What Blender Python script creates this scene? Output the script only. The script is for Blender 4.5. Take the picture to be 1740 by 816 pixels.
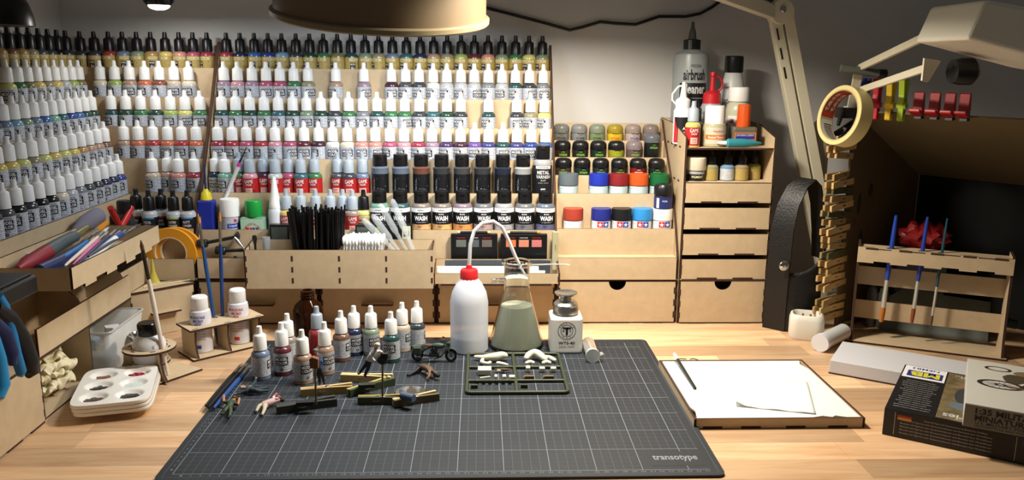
import bpy, bmesh, math, random
from mathutils import Vector, Matrix
random.seed(7)
for o in list(bpy.data.objects): bpy.data.objects.remove(o)
sc = bpy.context.scene
COL = sc.collection
S = 0.01                      # all numbers below are centimetres; the scene is in metres
R = math.radians
# ------------------------------------------------------------------ camera
F = 1421.6; PI = math.pi
_p, _yw, _ro = 0.2066, 0.0380, 0.0088
CAM = Vector((32.507, -82.591, 42.936))
_f = Vector((math.sin(_yw)*math.cos(_p), math.cos(_yw)*math.cos(_p), -math.sin(_p)))
_r = Vector((math.cos(_yw), -math.sin(_yw), 0)); _u = _r.cross(_f)
_r, _u = math.cos(_ro)*_r + math.sin(_ro)*_u, -math.sin(_ro)*_r + math.cos(_ro)*_u
cd = bpy.data.cameras.new('camera'); cam = bpy.data.objects.new('camera', cd); COL.objects.link(cam)
cd.sensor_fit = 'HORIZONTAL'; cd.sensor_width = 36; cd.lens = F/1740*36; cd.clip_start = .01
m = Matrix((_r, _u, -_f)).transposed().to_4x4(); m.translation = CAM*S; cam.matrix_world = m
sc.camera = cam
def ray(x, y): return _f + _r*((x-870)/F) + _u*((408-y)/F)
def aY(x, y, Y): d = ray(x, y); return CAM + d*((Y-CAM.y)/d.y)
def aX(x, y, X): d = ray(x, y); return CAM + d*((X-CAM.x)/d.x)
def aZ(x, y, z=0): d = ray(x, y); return CAM + d*((z-CAM.z)/d.z)
# ------------------------------------------------------------------ world and view
w = bpy.data.worlds.new('world'); sc.world = w; w.use_nodes = True
w.node_tree.nodes['Background'].inputs[0].default_value = (.62, .58, .52, 1)
w.node_tree.nodes['Background'].inputs[1].default_value = .1
sc.view_settings.view_transform = 'Standard'; sc.view_settings.look = 'None'
sc.view_settings.gamma = 1; sc.view_settings.use_curve_mapping = False
sc.view_settings.exposure = 0.15
LAMP_MAIN, LAMP_ARM, LAMP_LED = 2.2, 6.6, .35        # watts of the three lamps (lights are made in the lamps' builders)
# ------------------------------------------------------------------ materials
def lin(c):
    if isinstance(c, str): c = [int(c[i:i+2], 16) for i in (0, 2, 4)]
    c = [x/255 for x in c]
    return tuple(x/12.92 if x < .04045 else ((x+.055)/1.055)**2.4 for x in c) + (1,)
MATS = {}
def N(nt, typ, **kw):
    n = nt.nodes.new(typ)
    for k, v in kw.items():
        if k.startswith('i_'): n.inputs[k[2:].replace('_', ' ')].default_value = v
        else: setattr(n, k, v)
    return n
def mat(name, col=None, rough=.5, metal=0, trans=0, ior=1.45, noise=0, nscale=20, stretch=(1, 1, 1), emit=0, bump=0, coat=0, objcol=False, sss=0, alpha=1):
    if name in MATS: return MATS[name]
    m = bpy.data.materials.new(name); m.use_nodes = True; nt = m.node_tree
    b = nt.nodes['Principled BSDF']; L = nt.links.new
    c = lin(col) if col else (1, 1, 1, 1)
    b.inputs['Base Color'].default_value = c; b.inputs['Roughness'].default_value = rough
    b.inputs['Metallic'].default_value = metal; b.inputs['Transmission Weight'].default_value = trans
    b.inputs['IOR'].default_value = ior; b.inputs['Coat Weight'].default_value = coat
    b.inputs['Alpha'].default_value = alpha
    if sss: b.inputs['Subsurface Weight'].default_value = sss; b.inputs['Subsurface Scale'].default_value = .01
    if emit: b.inputs['Emission Color'].default_value = c; b.inputs['Emission Strength'].default_value = emit
    src = None
    if objcol:
        oi = N(nt, 'ShaderNodeObjectInfo'); src = oi.outputs['Color']; L(src, b.inputs['Base Color'])
    if noise or bump:
        tc = N(nt, 'ShaderNodeTexCoord'); mp = N(nt, 'ShaderNodeMapping'); mp.inputs['Scale'].default_value = stretch
        nz = N(nt, 'ShaderNodeTexNoise', i_Scale=nscale, i_Detail=5.0, i_Roughness=.6)
        L(tc.outputs['Object'], mp.inputs[0]); L(mp.outputs[0], nz.inputs['Vector'])
        if noise:
            h = N(nt, 'ShaderNodeHueSaturation'); mr = N(nt, 'ShaderNodeMapRange')
            mr.inputs[1].default_value = .3; mr.inputs[2].default_value = .7
            mr.inputs[3].default_value = 1-noise; mr.inputs[4].default_value = 1+noise
            L(nz.outputs[0], mr.inputs[0]); L(mr.outputs[0], h.inputs['Value'])
            if src: L(src, h.inputs['Color'])
            else: h.inputs['Color'].default_value = c
            L(h.outputs[0], b.inputs['Base Color'])
        if bump:
            bp = N(nt, 'ShaderNodeBump', i_Strength=bump, i_Distance=.002); L(nz.outputs[0], bp.inputs['Height']); L(bp.outputs[0], b.inputs['Normal'])
    MATS[name] = m; return m
def wood_mat():
    m = mat('beech_stave', 'd2a878', .42); nt = m.node_tree; b = nt.nodes['Principled BSDF']; L = nt.links.new
    oi = N(nt, 'ShaderNodeObjectInfo'); tc = N(nt, 'ShaderNodeTexCoord')
    ad = N(nt, 'ShaderNodeVectorMath', operation='ADD'); L(tc.outputs['Object'], ad.inputs[0]); L(oi.outputs['Location'], ad.inputs[1])
    mp = N(nt, 'ShaderNodeMapping'); mp.inputs['Scale'].default_value = (2.5, 28, 3); L(ad.outputs[0], mp.inputs[0])
    nz = N(nt, 'ShaderNodeTexNoise', i_Scale=2.2, i_Detail=6.0, i_Roughness=.65, i_Distortion=.6); L(mp.outputs[0], nz.inputs['Vector'])
    cr = N(nt, 'ShaderNodeValToRGB'); e = cr.color_ramp.elements
    e[0].position = .3; e[0].color = lin('bb8c5c'); e[1].position = .7; e[1].color = lin('dab58a')
    L(nz.outputs[0], cr.inputs[0])
    h = N(nt, 'ShaderNodeHueSaturation'); mr = N(nt, 'ShaderNodeMapRange'); mr.inputs[3].default_value = .74; mr.inputs[4].default_value = 1.3
    L(oi.outputs['Random'], mr.inputs[0]); L(mr.outputs[0], h.inputs['Value']); L(cr.outputs[0], h.inputs['Color']); h.inputs['Saturation'].default_value = .92
    L(h.outputs[0], b.inputs['Base Color'])
    return m
def label_mat(name, base, ink, rows=13, amount=.5):
    """printed label: rows of tiny words from the UV map"""
    m = mat(name, base, .4); nt = m.node_tree; b = nt.nodes['Principled BSDF']; L = nt.links.new
    uv = N(nt, 'ShaderNodeUVMap'); sp = N(nt, 'ShaderNodeSeparateXYZ'); L(uv.outputs[0], sp.inputs[0])
    def math_(op, a, bv=None, c=None):
        n = N(nt, 'ShaderNodeMath', operation=op)
        for i, x in enumerate((a, bv, c)):
            if x is None: continue
            if isinstance(x, (int, float)): n.inputs[i].default_value = x
            else: L(x, n.inputs[i])
        return n.outputs[0]
    vr = math_('MULTIPLY', sp.outputs[1], rows); fr = math_('FRACT', vr); fl = math_('FLOOR', vr)
    line = math_('LESS_THAN', fr, .5)
    cx = N(nt, 'ShaderNodeCombineXYZ'); L(math_('MULTIPLY', sp.outputs[0], 60), cx.inputs[0]); L(math_('MULTIPLY', fl, 7.3), cx.inputs[1])
    nz = N(nt, 'ShaderNodeTexNoise', i_Scale=1.0, i_Detail=2.0); L(cx.outputs[0], nz.inputs['Vector'])
    word = math_('GREATER_THAN', nz.outputs[0], 1-amount)
    edge = math_('MULTIPLY', math_('GREATER_THAN', sp.outputs[1], .06), math_('LESS_THAN', sp.outputs[1], .95))
    k = math_('MULTIPLY', math_('MULTIPLY', line, word), math_('MULTIPLY', edge, .62))
    mx = N(nt, 'ShaderNodeMixRGB'); L(k, mx.inputs[0]); mx.inputs[1].default_value = lin(base); mx.inputs[2].default_value = lin(ink)
    L(mx.outputs[0], b.inputs['Base Color'])
    return m
MDF = mat('mdf', 'bfa988', .75, noise=.07, nscale=60)
BURNT = mat('burnt_mdf_edge', '3a2216', .85)
STAVE = wood_mat()
WHITE = mat('white_plastic', 'e6e6e4', .4); BLACK = mat('black_plastic', '121214', .35); GREYCAP = mat('grey_cap', '98a3ae', .4)
PAINT = mat('paint_in_plastic', None, .25, objcol=True, coat=.3)
LBL = label_mat('white_label', 'c2c6ce', '2c2c34'); LBLAIR = label_mat('gold_label', 'ab9656', '5a4a1c', 9, .42)
LBLBLACK = label_mat('black_label', '101216', '9aa0a8', 9, .32); LBLRED = label_mat('red_label', 'a02020', 'd8a090', 10, .33)
INK = mat('ink_black', '15151a', .45); PRINTW = mat('print_white', 'e8e8ea', .45); PRINTG = mat('print_green', '7fc04a', .5)
PRINTR = mat('print_red', 'c3242e', .45); PRINTB = mat('print_blue', '2740a8', .45)
STEEL = mat('steel', 'b4b4b2', .25, 1); DARKSTEEL = mat('dark_steel', '55585a', .3, 1); CHROME = mat('chrome', 'd0d0d0', .08, 1)
MILK = mat('milky_plastic', 'dfe3ec', .35, trans=.25, ior=1.3, sss=.3); GLASS = mat('clear_glass', 'f4f6f2', .02, trans=1, ior=1.45)
CLEAR = mat('clear_plastic', 'e9eef0', .12, trans=.85, ior=1.25); FROST = mat('frosted_plastic', 'dfe2e2', .45, trans=.6, ior=1.2)
LAMPCREAM = mat('cream_lamp_metal', 'd6cfb8', .4)
def C(h, rough=.5, **k): return mat('col_'+h+('_%g' % rough), h, rough, **k)
# ------------------------------------------------------------------ mesh builder
_txt = {}
def text_mesh(s, bold=0.0):
    k = (s, bold)
    if k not in _txt:
        cu = bpy.data.curves.new('t', 'FONT'); cu.body = s; cu.resolution_u = 2; cu.offset = bold; cu.align_x = 'LEFT'
        o = bpy.data.objects.new('t', cu); COL.objects.link(o); bpy.context.view_layer.update()
        me = bpy.data.meshes.new_from_object(o.evaluated_get(bpy.context.evaluated_depsgraph_get()))
        vs = [(v.co.x, v.co.y) for v in me.vertices]; fs = [tuple(p.vertices) for p in me.polygons]
        bpy.data.objects.remove(o); bpy.data.curves.remove(cu); bpy.data.meshes.remove(me)
        x0 = min(v[0] for v in vs); x1 = max(v[0] for v in vs); y0 = min(v[1] for v in vs); y1 = max(v[1] for v in vs)
        _txt[k] = ([((v[0]-x0)/(x1-x0)-.5, (v[1]-y0)/(y1-y0)-.5) for v in vs], fs)
    return _txt[k]
class MB:
    def __init__(s): s.v = []; s.f = []; s.m = []; s.uv = {}
    def add(s, vs, fs, mi=0):
        n = len(s.v); s.v += [tuple(v) for v in vs]
        for i, f in enumerate(fs): s.f.append(tuple(n+a for a in f)); s.m.append(mi[i] if isinstance(mi, (list, tuple)) else mi)
        return n
    def box(s, x0, y0, z0, x1, y1, z1, mi=0, edge=None):
        x0, x1 = sorted((x0, x1)); y0, y1 = sorted((y0, y1)); z0, z1 = sorted((z0, z1))
        vs = [(x, y, z) for z in (z0, z1) for y in (y0, y1) for x in (x0, x1)]
        fs = [(0, 2, 3, 1), (4, 5, 7, 6), (0, 1, 5, 4), (2, 6, 7, 3), (0, 4, 6, 2), (1, 3, 7, 5)]
        if edge is not None:
            d = (x1-x0, y1-y0, z1-z0); t = d.index(min(d)); keep = {0: (4, 5), 1: (2, 3), 2: (0, 1)}[t]
            mi = [mi if i in keep else edge for i in range(6)]
        s.add(vs, fs, mi); return s
    def poly(s, pts, ax, a, b, mi=0, edge=None):
        n = len(pts)
        A = sum(pts[i][0]*pts[(i+1) % n][1]-pts[(i+1) % n][0]*pts[i][1] for i in range(n))
        if (A > 0) == (ax == 'y'): pts = pts[::-1]
        a, b = sorted((a, b))
        g = {'x': lambda p, t: (t, p[0], p[1]), 'y': lambda p, t: (p[0], t, p[1]), 'z': lambda p, t: (p[0], p[1], t)}[ax]
        vs = [g(p, a) for p in pts]+[g(p, b) for p in pts]
        fs = [tuple(range(n))[::-1], tuple(range(n, 2*n))]+[(i, (i+1) % n, n+(i+1) % n, n+i) for i in range(n)]
        e = mi if edge is None else edge
        s.add(vs, fs, [mi, mi]+[e]*n); return s
    def lathe(s, prof, n=20, c=(0, 0, 0), mi=0, ribs=None, ax='z', close=True):
        vs = []; fs = []
        for k, (r, z) in enumerate(prof):
            for i in range(n):
                rr = r*(.95 if ribs and k in ribs and i % 2 else 1); a = 2*PI*i/n
                p = (rr*math.cos(a), rr*math.sin(a), z)
                if ax == 'y': p = (p[0], -p[2], p[1])
                if ax == 'x': p = (p[2], p[0], p[1])
                vs.append((c[0]+p[0], c[1]+p[1], c[2]+p[2]))
        K = len(prof)
        for k in range(K-1):
            for i in range(n): j = (i+1) % n; fs.append((k*n+i, k*n+j, (k+1)*n+j, (k+1)*n+i))
        if close: fs += [tuple(range(n))[::-1], tuple((K-1)*n+i for i in range(n))]
        s.add(vs, fs, mi); return s
    def tube(s, path, r, n=8, mi=0):
        P = [Vector(p) for p in path]; rs = r if isinstance(r, (list, tuple)) else [r]*len(P)
        vs = []; fs = []; up = None
        for i, p in enumerate(P):
            t = (P[min(i+1, len(P)-1)]-P[max(i-1, 0)]).normalized()
            if up is None: up = Vector((0, 0, 1)) if abs(t.z) < .9 else Vector((1, 0, 0))
            a = t.cross(up).normalized(); b = a.cross(t).normalized(); up = b
            for k in range(n):
                q = 2*PI*k/n; vs.append(p+(a*math.cos(q)+b*math.sin(q))*rs[i])
        for i in range(len(P)-1):
            for k in range(n): j = (k+1) % n; fs.append((i*n+k, i*n+j, (i+1)*n+j, (i+1)*n+k))
        fs += [tuple(range(n))[::-1], tuple((len(P)-1)*n+k for k in range(n))]
        s.add(vs, fs, mi); return s
    def beam(s, a, b, wd, ht, mi=0, up=(0, 0, 1)):
        a, b = Vector(a), Vector(b); t = (b-a).normalized(); x = t.cross(Vector(up)).normalized(); z = x.cross(t)
        vs = [p+x*i*wd/2+z*j*ht/2 for p in (a, b) for j in (-1, 1) for i in (-1, 1)]
        s.add(vs, [(0, 1, 3, 2), (4, 6, 7, 5), (0, 4, 5, 1), (2, 3, 7, 6), (0, 2, 6, 4), (1, 5, 7, 3)], mi); return s
    def sph(s, c, r, n=12, k=8, mi=0):
        r = r if isinstance(r, (list, tuple)) else (r, r, r); vs = []; fs = []
        for j in range(1, k):
            t = PI*j/k
            for i in range(n): a = 2*PI*i/n; vs.append((c[0]+r[0]*math.sin(t)*math.cos(a), c[1]+r[1]*math.sin(t)*math.sin(a), c[2]-r[2]*math.cos(t)))
        b = len(vs); vs += [(c[0], c[1], c[2]-r[2]), (c[0], c[1], c[2]+r[2])]
        for j in range(k-2):
            for i in range(n): q = (i+1) % n; fs.append((j*n+i, j*n+q, (j+1)*n+q, (j+1)*n+i))
        for i in range(n): q = (i+1) % n; fs.append((b, q, i)); fs.append((b+1, (k-2)*n+i, (k-2)*n+q))
        s.add(vs, fs, mi); return s
    def patch(s, fn, nu, nv, mi=0):
        n0 = len(s.v); vs = [fn(i/nu, j/nv) for j in range(nv+1) for i in range(nu+1)]
        for j in range(nv+1):
            for i in range(nu+1): s.uv[n0+j*(nu+1)+i] = (i/nu, j/nv)
        s.add(vs, [(j*(nu+1)+i, j*(nu+1)+i+1, (j+1)*(nu+1)+i+1, (j+1)*(nu+1)+i) for j in range(nv) for i in range(nu)], mi); return s
    def text(s, t, w, h, fn, mi=0, bold=0.0, at=(0, 0)):
        vs, fs = text_mesh(t, bold); s.add([fn(at[0]+x*w, at[1]+y*h) for x, y in vs], fs, mi); return s
    def xf(s, M, i0=0):
        for i in range(i0, len(s.v)): s.v[i] = tuple(M @ Vector(s.v[i]))
        return s
    def build(s, name, mats, parent=None, loc=(0, 0, 0), rz=0, smooth=None, bevel=0, bseg=2):
        me = bpy.data.meshes.new(name); me.from_pydata([(a*S, b*S, c*S) for a, b, c in s.v], [], s.f)
        for m_ in (mats if isinstance(mats, (list, tuple)) else [mats]): me.materials.append(m_)
        me.polygons.foreach_set('material_index', s.m)
        if s.uv:
            ul = me.uv_layers.new(name='UVMap')
            for l in me.loops: ul.data[l.index].uv = s.uv.get(l.vertex_index, (0, 0))
        if smooth is not None:
            me.polygons.foreach_set('use_smooth', [True]*len(me.polygons)); me.set_sharp_from_angle(angle=R(smooth))
        me.update()
        o = bpy.data.objects.new(name, me); COL.objects.link(o); o.location = Vector(loc)*S; o.rotation_euler = (0, 0, rz)
        if parent: o.parent = parent
        if bevel: b = o.modifiers.new('b', 'BEVEL'); b.width = bevel*S; b.segments = bseg; b.limit_method = 'ANGLE'; b.angle_limit = R(40)
        return o
def tag(o, label, cat=None, group=None, kind=None):
    if label: o['label'] = label
    if cat: o['category'] = cat
    if group: o['group'] = group
    if kind: o['kind'] = kind
    return o
def thing(name, label, cat, loc=(0, 0, 0), rz=0, group=None):
    o = bpy.data.objects.new(name, None); o.empty_display_size = .01; COL.objects.link(o)
    o.location = Vector(loc)*S; o.rotation_euler = (0, 0, rz); return tag(o, label, cat, group)
def dup(o, parent=None, paint=None):
    c = o.copy(); COL.objects.link(c); c.parent = parent
    if paint and o.data and o.data.materials and o.data.materials[0] == PAINT: c.color = paint
    for ch in o.children: dup(ch, c, paint)
    return c
def drop(o):
    for ch in list(o.children): drop(ch)
    bpy.data.objects.remove(o)
def cyl(r, a0=-PI/2, z0=0):
    """flat (u, v) -> cylinder of radius r, u running round to the right as seen from the front"""
    return lambda u, v: (r*math.cos(a0+u/r), r*math.sin(a0+u/r), z0+v)
def front(x0=0, y=0, z0=0): return lambda u, v: (x0+u, y, z0+v)
def flat(x0=0, y0=0, z=0): return lambda u, v: (x0+u, y0+v, z)
ORD = ['first', 'second', 'third', 'fourth', 'fifth', 'sixth', 'seventh', 'eighth', 'ninth', 'tenth', 'eleventh', 'twelfth', 'thirteenth', 'fourteenth', 'fifteenth', 'sixteenth', 'seventeenth', 'eighteenth', 'nineteenth', 'twentieth', 'twenty-first', 'twenty-second', 'twenty-third', 'twenty-fourth']
# ================================================================== setting
WALLM = mat('painted_wall', 'd8d6d4', .85, noise=.03, nscale=6, bump=.05)
def struct(name, mb, m_, **k): o = mb.build(name, m_, **k); o['kind'] = 'structure'; return o
struct('wall_back', MB().box(-60, 76.2, -75, 190, 80, 130), WALLM)
struct('wall_left', MB().box(-47, -60, -75, -43.4, 76.2, 130), WALLM)
struct('floor', MB().box(-60, -160, -78, 190, 80, -75), mat('floor_board', '6b5a48', .6, noise=.15, nscale=8))
# worktop of glued beech staves
wt = thing('worktop', 'long beech butcher-block worktop under the cutting mat and racks', 'worktop', (0, 0, 0))
MB().box(-43.2, -14, -3, 165, 76, -1).build('slab', mat('beech_core', 'b58a5c', .6), wt)
y = -14.0; row = 0
while y < 75.9:
    wdt = min(random.choice((3.9, 4.2, 4.4, 4.6)), 76-y); x = -43.2
    while x < 165:
        ln = random.uniform(17, 52) if x > -43 else random.uniform(6, 40)
        x1 = min(x+ln, 165)
        MB().box(-(x1-x)/2+.01, -wdt/2+.01, -1, (x1-x)/2-.01, wdt/2-.01, 0).build('stave', STAVE, wt, ((x+x1)/2, y+wdt/2, -random.uniform(0, .012)))
        x = x1
    y += wdt
for x, yy in ((-30, -8), (150, -8), (-30, 70), (150, 70)):
    MB().box(x-3, yy-3, -75, x+3, yy+3, -3).build('leg', mat('leg_wood', 'a98258', .6), wt)
# ------------------------------------------------------------------ cutting mat
cm = thing('cutting_mat', 'dark slate self-healing cutting mat printed with a white centimetre grid', 'cutting mat')
def rrect(x0, y0, x1, y1, r, n=5):
    out = []
    for cx, cy, a in ((x1-r, y1-r, 0), (x0+r, y1-r, 90), (x0+r, y0+r, 180), (x1-r, y0+r, 270)):
        for i in range(n+1): t = R(a+90*i/n); out.append((cx+r*math.cos(t), cy+r*math.sin(t)))
    return out
MATZ = .3
MB().poly(rrect(-1.6, -1.35, 58.7, 43.7, .9), 'z', 0.02, MATZ).build('mat_sheet', mat('slate_vinyl', '22272d', .6, noise=.1, nscale=30), cm)
fine, bold = MB(), MB()
def ln(mb, x0, y0, x1, y1): mb.box(x0, y0, MATZ, x1, y1, MATZ+.006)
for i in range(58):
    if i % 5 == 0: ln(bold, i-.035, 0, i+.035, 42)
    else: ln(fine, i-.022, (4.6 if 50 < i else 0), i+.022, 42)
for j in range(43):
    if j % 5 == 0: ln(bold, 0, j-.03, 57.2, j+.03)
    else: ln(fine, 0, j-.014, (50.5 if j < 4 else 57.2), j+.014)
for a in ((-.95, -.75, 58.1, -.71), (-.95, 43.0, 58.1, 43.04), (-.95, -.75, -.9, 43.04), (58.05, -.75, 58.1, 43.04)): ln(fine, *a)
num = MB()
for i in range(1, 58):
    if i not in (44,): num.text(str(i), .55 if i > 9 else .26, .3, flat(i, -.38, MATZ+.01))
for j in range(1, 42): num.text(str(j), .5 if j > 9 else .24, .3, flat(-.45, j, MATZ+.01))
fine.build('fine_grid', mat('grid_grey', '565f67', .7), cm); bold.build('bold_grid', mat('grid_white', '87929a', .7), cm)
num.build('scale_numbers', mat('grid_num', '727c84', .6), cm)
lg = MB(); lg.box(51.2, .9, MATZ, 57.1, 4.3, MATZ+.012).text('transotype', 5.0, 1.5, flat(54.1, 2.65, MATZ+.02), 1, .02)
lg.build('maker_print', [MATS['slate_vinyl'], mat('print_grey', '8a9298', .6)], cm)
# steel ruler under the back edge of the mat
ru = thing('steel_ruler', 'steel ruler lying behind the mat and the squeeze bottle', 'ruler', (0, 0, 0))
MB().box(14, 43.9, .0, 34, 45.6, .12).build('blade', STEEL, ru)
tk = MB()
for i in range(1, 39): tk.box(14+i*.5-.02, 45.0 if i % 2 else 44.7, .12, 14+i*.5+.02, 45.55, .13)
for i in range(1, 20): tk.text(str(i), .3, .4, flat(14+i, 44.4, .135))
tk.build('scale_print', INK, ru)
# ================================================================== racks
YR = [72.5, 69.5, 66.5, 63.5, 60.5, 57.1]            # bottle axis of each row, top row first
TR = [40.6, 35.6, 30.6, 25.6, 20.5, 14.75]           # shelf height of each row
LIP = [41.9, 36.85, 32.0, 26.8, 21.4, 15.75]
XR = [-39.5, -36.5, -33.5, -30.5, -27.5, -24.4]      # the same rows in the wing along the left wall
T3 = .3
def plate(mb, *a): return mb.box(*a, mi=0, edge=1)
MB2 = [MDF, BURNT]
def tabs(parent, lst, name='finger_joint'):
    for a in lst: MB().box(*a).build(name, BURNT, parent)
# back rack: main (X -14.4..45.3)
def stair(parent, x0, x1, rows, Y, base):
    for k in rows:
        lo = TR[k+1] if k < 5 else base
        e = .2 if k == 5 else 0
        plate(MB(), x0, Y[k]-1.75-e, lo, x1, Y[k]-1.5-e, LIP[k]).build('front_panel', MB2, parent)
        back = Y[k]+1.35 if k else Y[k]+1.9
        plate(MB(), x0, Y[k]-1.5-e, TR[k]-.3, x1, back, TR[k]-.001).build('shelf_board', MB2, parent)
rk = thing('paint_rack', 'wide stepped MDF paint rack on the back wall, six rows of bottles', 'rack')
stair(rk, -14.1, 45.0, range(6), YR, 7.7)
plate(MB(), -14.1, 74.6, 30, 45.0, 74.9, 44.5).build('back_panel', MB2, rk)
side = [(53.2, 7.7), (53.2, 11.4), (55.2, 15.75), (58.2, 21.6), (61.5, 27), (64.5, 32.2), (67.5, 37), (70.4, 42.2), (73.2, 46.5), (74.9, 46.5), (74.9, 7.7)]
for x in (-14.4, 45.0): MB().poly(side, 'x', x, x+.3, 0, 1).build('side_board', MB2, rk)
# corner rack continues the same rows to the left wing
ck = thing('corner_rack', 'corner part of the stepped MDF paint rack beside the slanted divider', 'rack')
for k in range(6):
    x0 = XR[k]+1.5; lo = TR[k+1] if k < 5 else 7.7
    e = 1.05 if k == 5 else 0
    plate(MB(), x0-.05, YR[k]-1.75-e, lo, -14.75, YR[k]-1.5-e, LIP[k]+e*.3).build('front_panel', MB2, ck)
    plate(MB(), (x0 if k else -42.9), YR[k]-1.5-e, TR[k]-.3, -14.75, YR[k]+(1.35 if k else 1.9), TR[k]-.001).build('shelf_board', MB2, ck)
MB().poly(side, 'x', -14.72, -14.45, 0, 1).build('side_board', MB2, ck)
# left wing
lk = thing('wing_rack', 'stepped MDF paint rack running along the left wall', 'rack')
for k in range(5):
    x = XR[k]; lo = TR[k+1]
    y1 = YR[k]-1.5
    plate(MB(), x+1.45, -12, max(lo, 15.6), x+1.75, y1 - .3, LIP[k]).build('front_panel', MB2, lk)
    plate(MB(), x-(1.35 if k else 1.9), -12, TR[k]-.3, x+1.45, y1 - .3, TR[k]-.001).build('shelf_board', MB2, lk)
# ------------------------------------------------------------------ drawers and bins under the back rack
def moon(cx, z, r=1.45, n=12): return [(cx+r*math.cos(PI+PI*i/n), z+r*math.sin(PI+PI*i/n)) for i in range(n+1)]
def cabinet(name, label, x0, x1, front_cut, yf=53.1, handle=False, depth=20):
    c = thing(name, label, 'drawer cabinet', ((x0+x1)/2, yf, 0)); w = (x1-x0)/2
    b = MB(); plate(b, -w, .35, 0, -w+.3, depth, 7.7); plate(b, w-.3, .35, 0, w, depth, 7.7)
    b.build('body', MB2, c)
    plate(MB(), -w+.3, .35, 0, w-.3, depth, .3).build('bottom', MB2, c); plate(MB(), -w, .0, 7.7-.3, w, depth, 7.7).build('top', MB2, c)
    plate(MB(), -w+.3, depth-.3, .3, w-.3, depth, 7.4).build('back', MB2, c)
    pts = [(-w+.35, .25), (w-.35, .25), (w-.35, 7.3)]+((moon(0, 7.3)[::-1]) if front_cut else [])+[(-w+.35, 7.3)]
    d = MB().poly(pts, 'y', 0, .3, 0, 1).build('drawer_front', MB2, c)
    dd = MB(); plate(dd, -w+.5, .35, .5, w-.5, depth-1, .8); plate(dd, -w+.5, .35, .5, -w+.8, depth-1, 5.6); plate(dd, w-.8, .35, .5, w-.5, depth-1, 5.6); dd.build('drawer_box', MB2, d)
    if handle:
        h = MB(); plate(h, -2.6, -1.3, 3.5, 2.6, .0, 3.8); h.build('handle', MB2, d)
    for sx in (-1, 1):
        for z in (1.0, 3.1, 5.2): MB().box(sx*(w-.35)-.22, -.03, z, sx*(w-.35)+.22, .0, z+1.1).build('finger_joint', BURNT, c)
    for q in (-.62, .05, .62): MB().box(w*q-1.6, -.03, .02, w*q+1.6, 0.25, .26).build('finger_joint', BURNT, c)
    return c
cabinet('drawer_cabinet', 'MDF drawer cabinet with a bar handle beside the corner drawer', -14.4, 5.55, False, handle=True)
cabinet('drawer_cabinet', 'MDF drawer cabinet with a bar handle below the long bin, behind the brown bottle', 5.6, 25.0, False, handle=True)
cabinet('drawer_cabinet', 'MDF drawer cabinet behind the conical flask, below the sprue tray', 25.05, 45.2, False, handle=True)
cabinet('drawer_cabinet', 'MDF drawer cabinet with half-moon grip under the craft paint pots', 45.3, 65.7, True)
# lip shelf above the drawers
sl = thing('lip_shelf', 'MDF shelf with a low front lip holding clamps beside the long bin', 'shelf')
plate(MB(), -14.05, 53.2, 7.71, 44.9, 55.1, 8.0).build('shelf_board', MB2, sl)
plate(MB(), -14.05, 52.9, 8.0, 5.5, 53.2, 11.4).build('front_lip', MB2, sl)
# long bin in front
bn = thing('long_bin', 'long MDF bin with four bays holding straws, swabs and pipettes', 'bin', (10, 47.2, 7.75))
plate(MB(), -14.6, 0, 0, 14.9, .3, 6.3).build('front_panel', MB2, bn); plate(MB(), -14.9, 5.3, 0, 15, 5.6, 6.9).build('back_panel', MB2, bn)
plate(MB(), -14.6, .3, 0, 14.6, 5.3, .3).build('bottom', MB2, bn)
prof = [(.31, .3), (5.29, .3), (5.29, 6.8), (4.8, 6.8), (.31, 6.2)]
for x in (-14.75, -7.3, .1, 7.5, 14.75): MB().poly(prof, 'x', x-.15, x+.15, 0, 1).build('divider', MB2, bn)
tabs(bn, [(x-.15, -.03, z, x+.15, 0, z+.85) for x in (-14.55, -7.3, .1, 7.5, 14.7) for z in (.9, 2.7, 4.5)])
# tray beside it
ty = thing('sprue_tray', 'shallow MDF tray holding white plastic strips beside the long bin', 'tray', (35, 49.3, 8.05))
plate(MB(), -10, 0, .0, 10.1, 4.6, .3).build('bottom', MB2, ty); plate(MB(), -10, -.3, .0, 10.1, 0, 1.7).build('front_lip', MB2, ty); plate(MB(), -10, 4.6, 0, 10.1, 4.9, 3).build('back_panel', MB2, ty)
for x in (-10.2, 10.1): MB().poly([(-.3, -.35), (4.9, -.35), (4.9, 3.0), (4.0, 3.0), (-.3, 1.7)], 'x', x, x+.3, 0, 1).build('side_board', MB2, ty)
tabs(ty, [(-10.2, -.33, .3, -9.9, -.3, 1.2), (10.0, -.33, .3, 10.4, -.3, 1.2), (-9, -.34, -.35, 9, -.02, -.02)])
# ------------------------------------------------------------------ pot rack on the right of the main rack
pr = thing('pot_rack', 'stepped MDF rack of round paint pots beside the drawer tower', 'rack')
PY = [68.9, 66.0, 63.1, 60.3, 57.2]; PT = [29.0, 26.3, 23.5, 20.6, 15.1]; PL = [29.8, 27.1, 24.3, 21.5, 16.0]
for k in range(5):
    lo = PT[k+1] if k < 4 else 11.5
    plate(MB(), 45.4, PY[k]-2.05, lo, 65.3, PY[k]-1.75, PL[k]).build('front_panel', MB2, pr)
    plate(MB(), 45.4, PY[k]-1.75, PT[k]-.3, 65.3, PY[k]+(1.4 if k < 3 else 1.7 if k == 3 else 1.9), PT[k]-.001).build('shelf_board', MB2, pr)
plate(MB(), 45.4, 71.0, 25, 65.3, 71.3, 32.6).build('back_panel', MB2, pr)
plate(MB(), 45.4, 52.9, 7.72, 65.3, 53.2, 11.5).build('front_lip', MB2, pr)
plate(MB(), 45.4, 53.2, 11.2, 65.3, 55.4, 11.5).build('shelf_board', MB2, pr)
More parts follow.
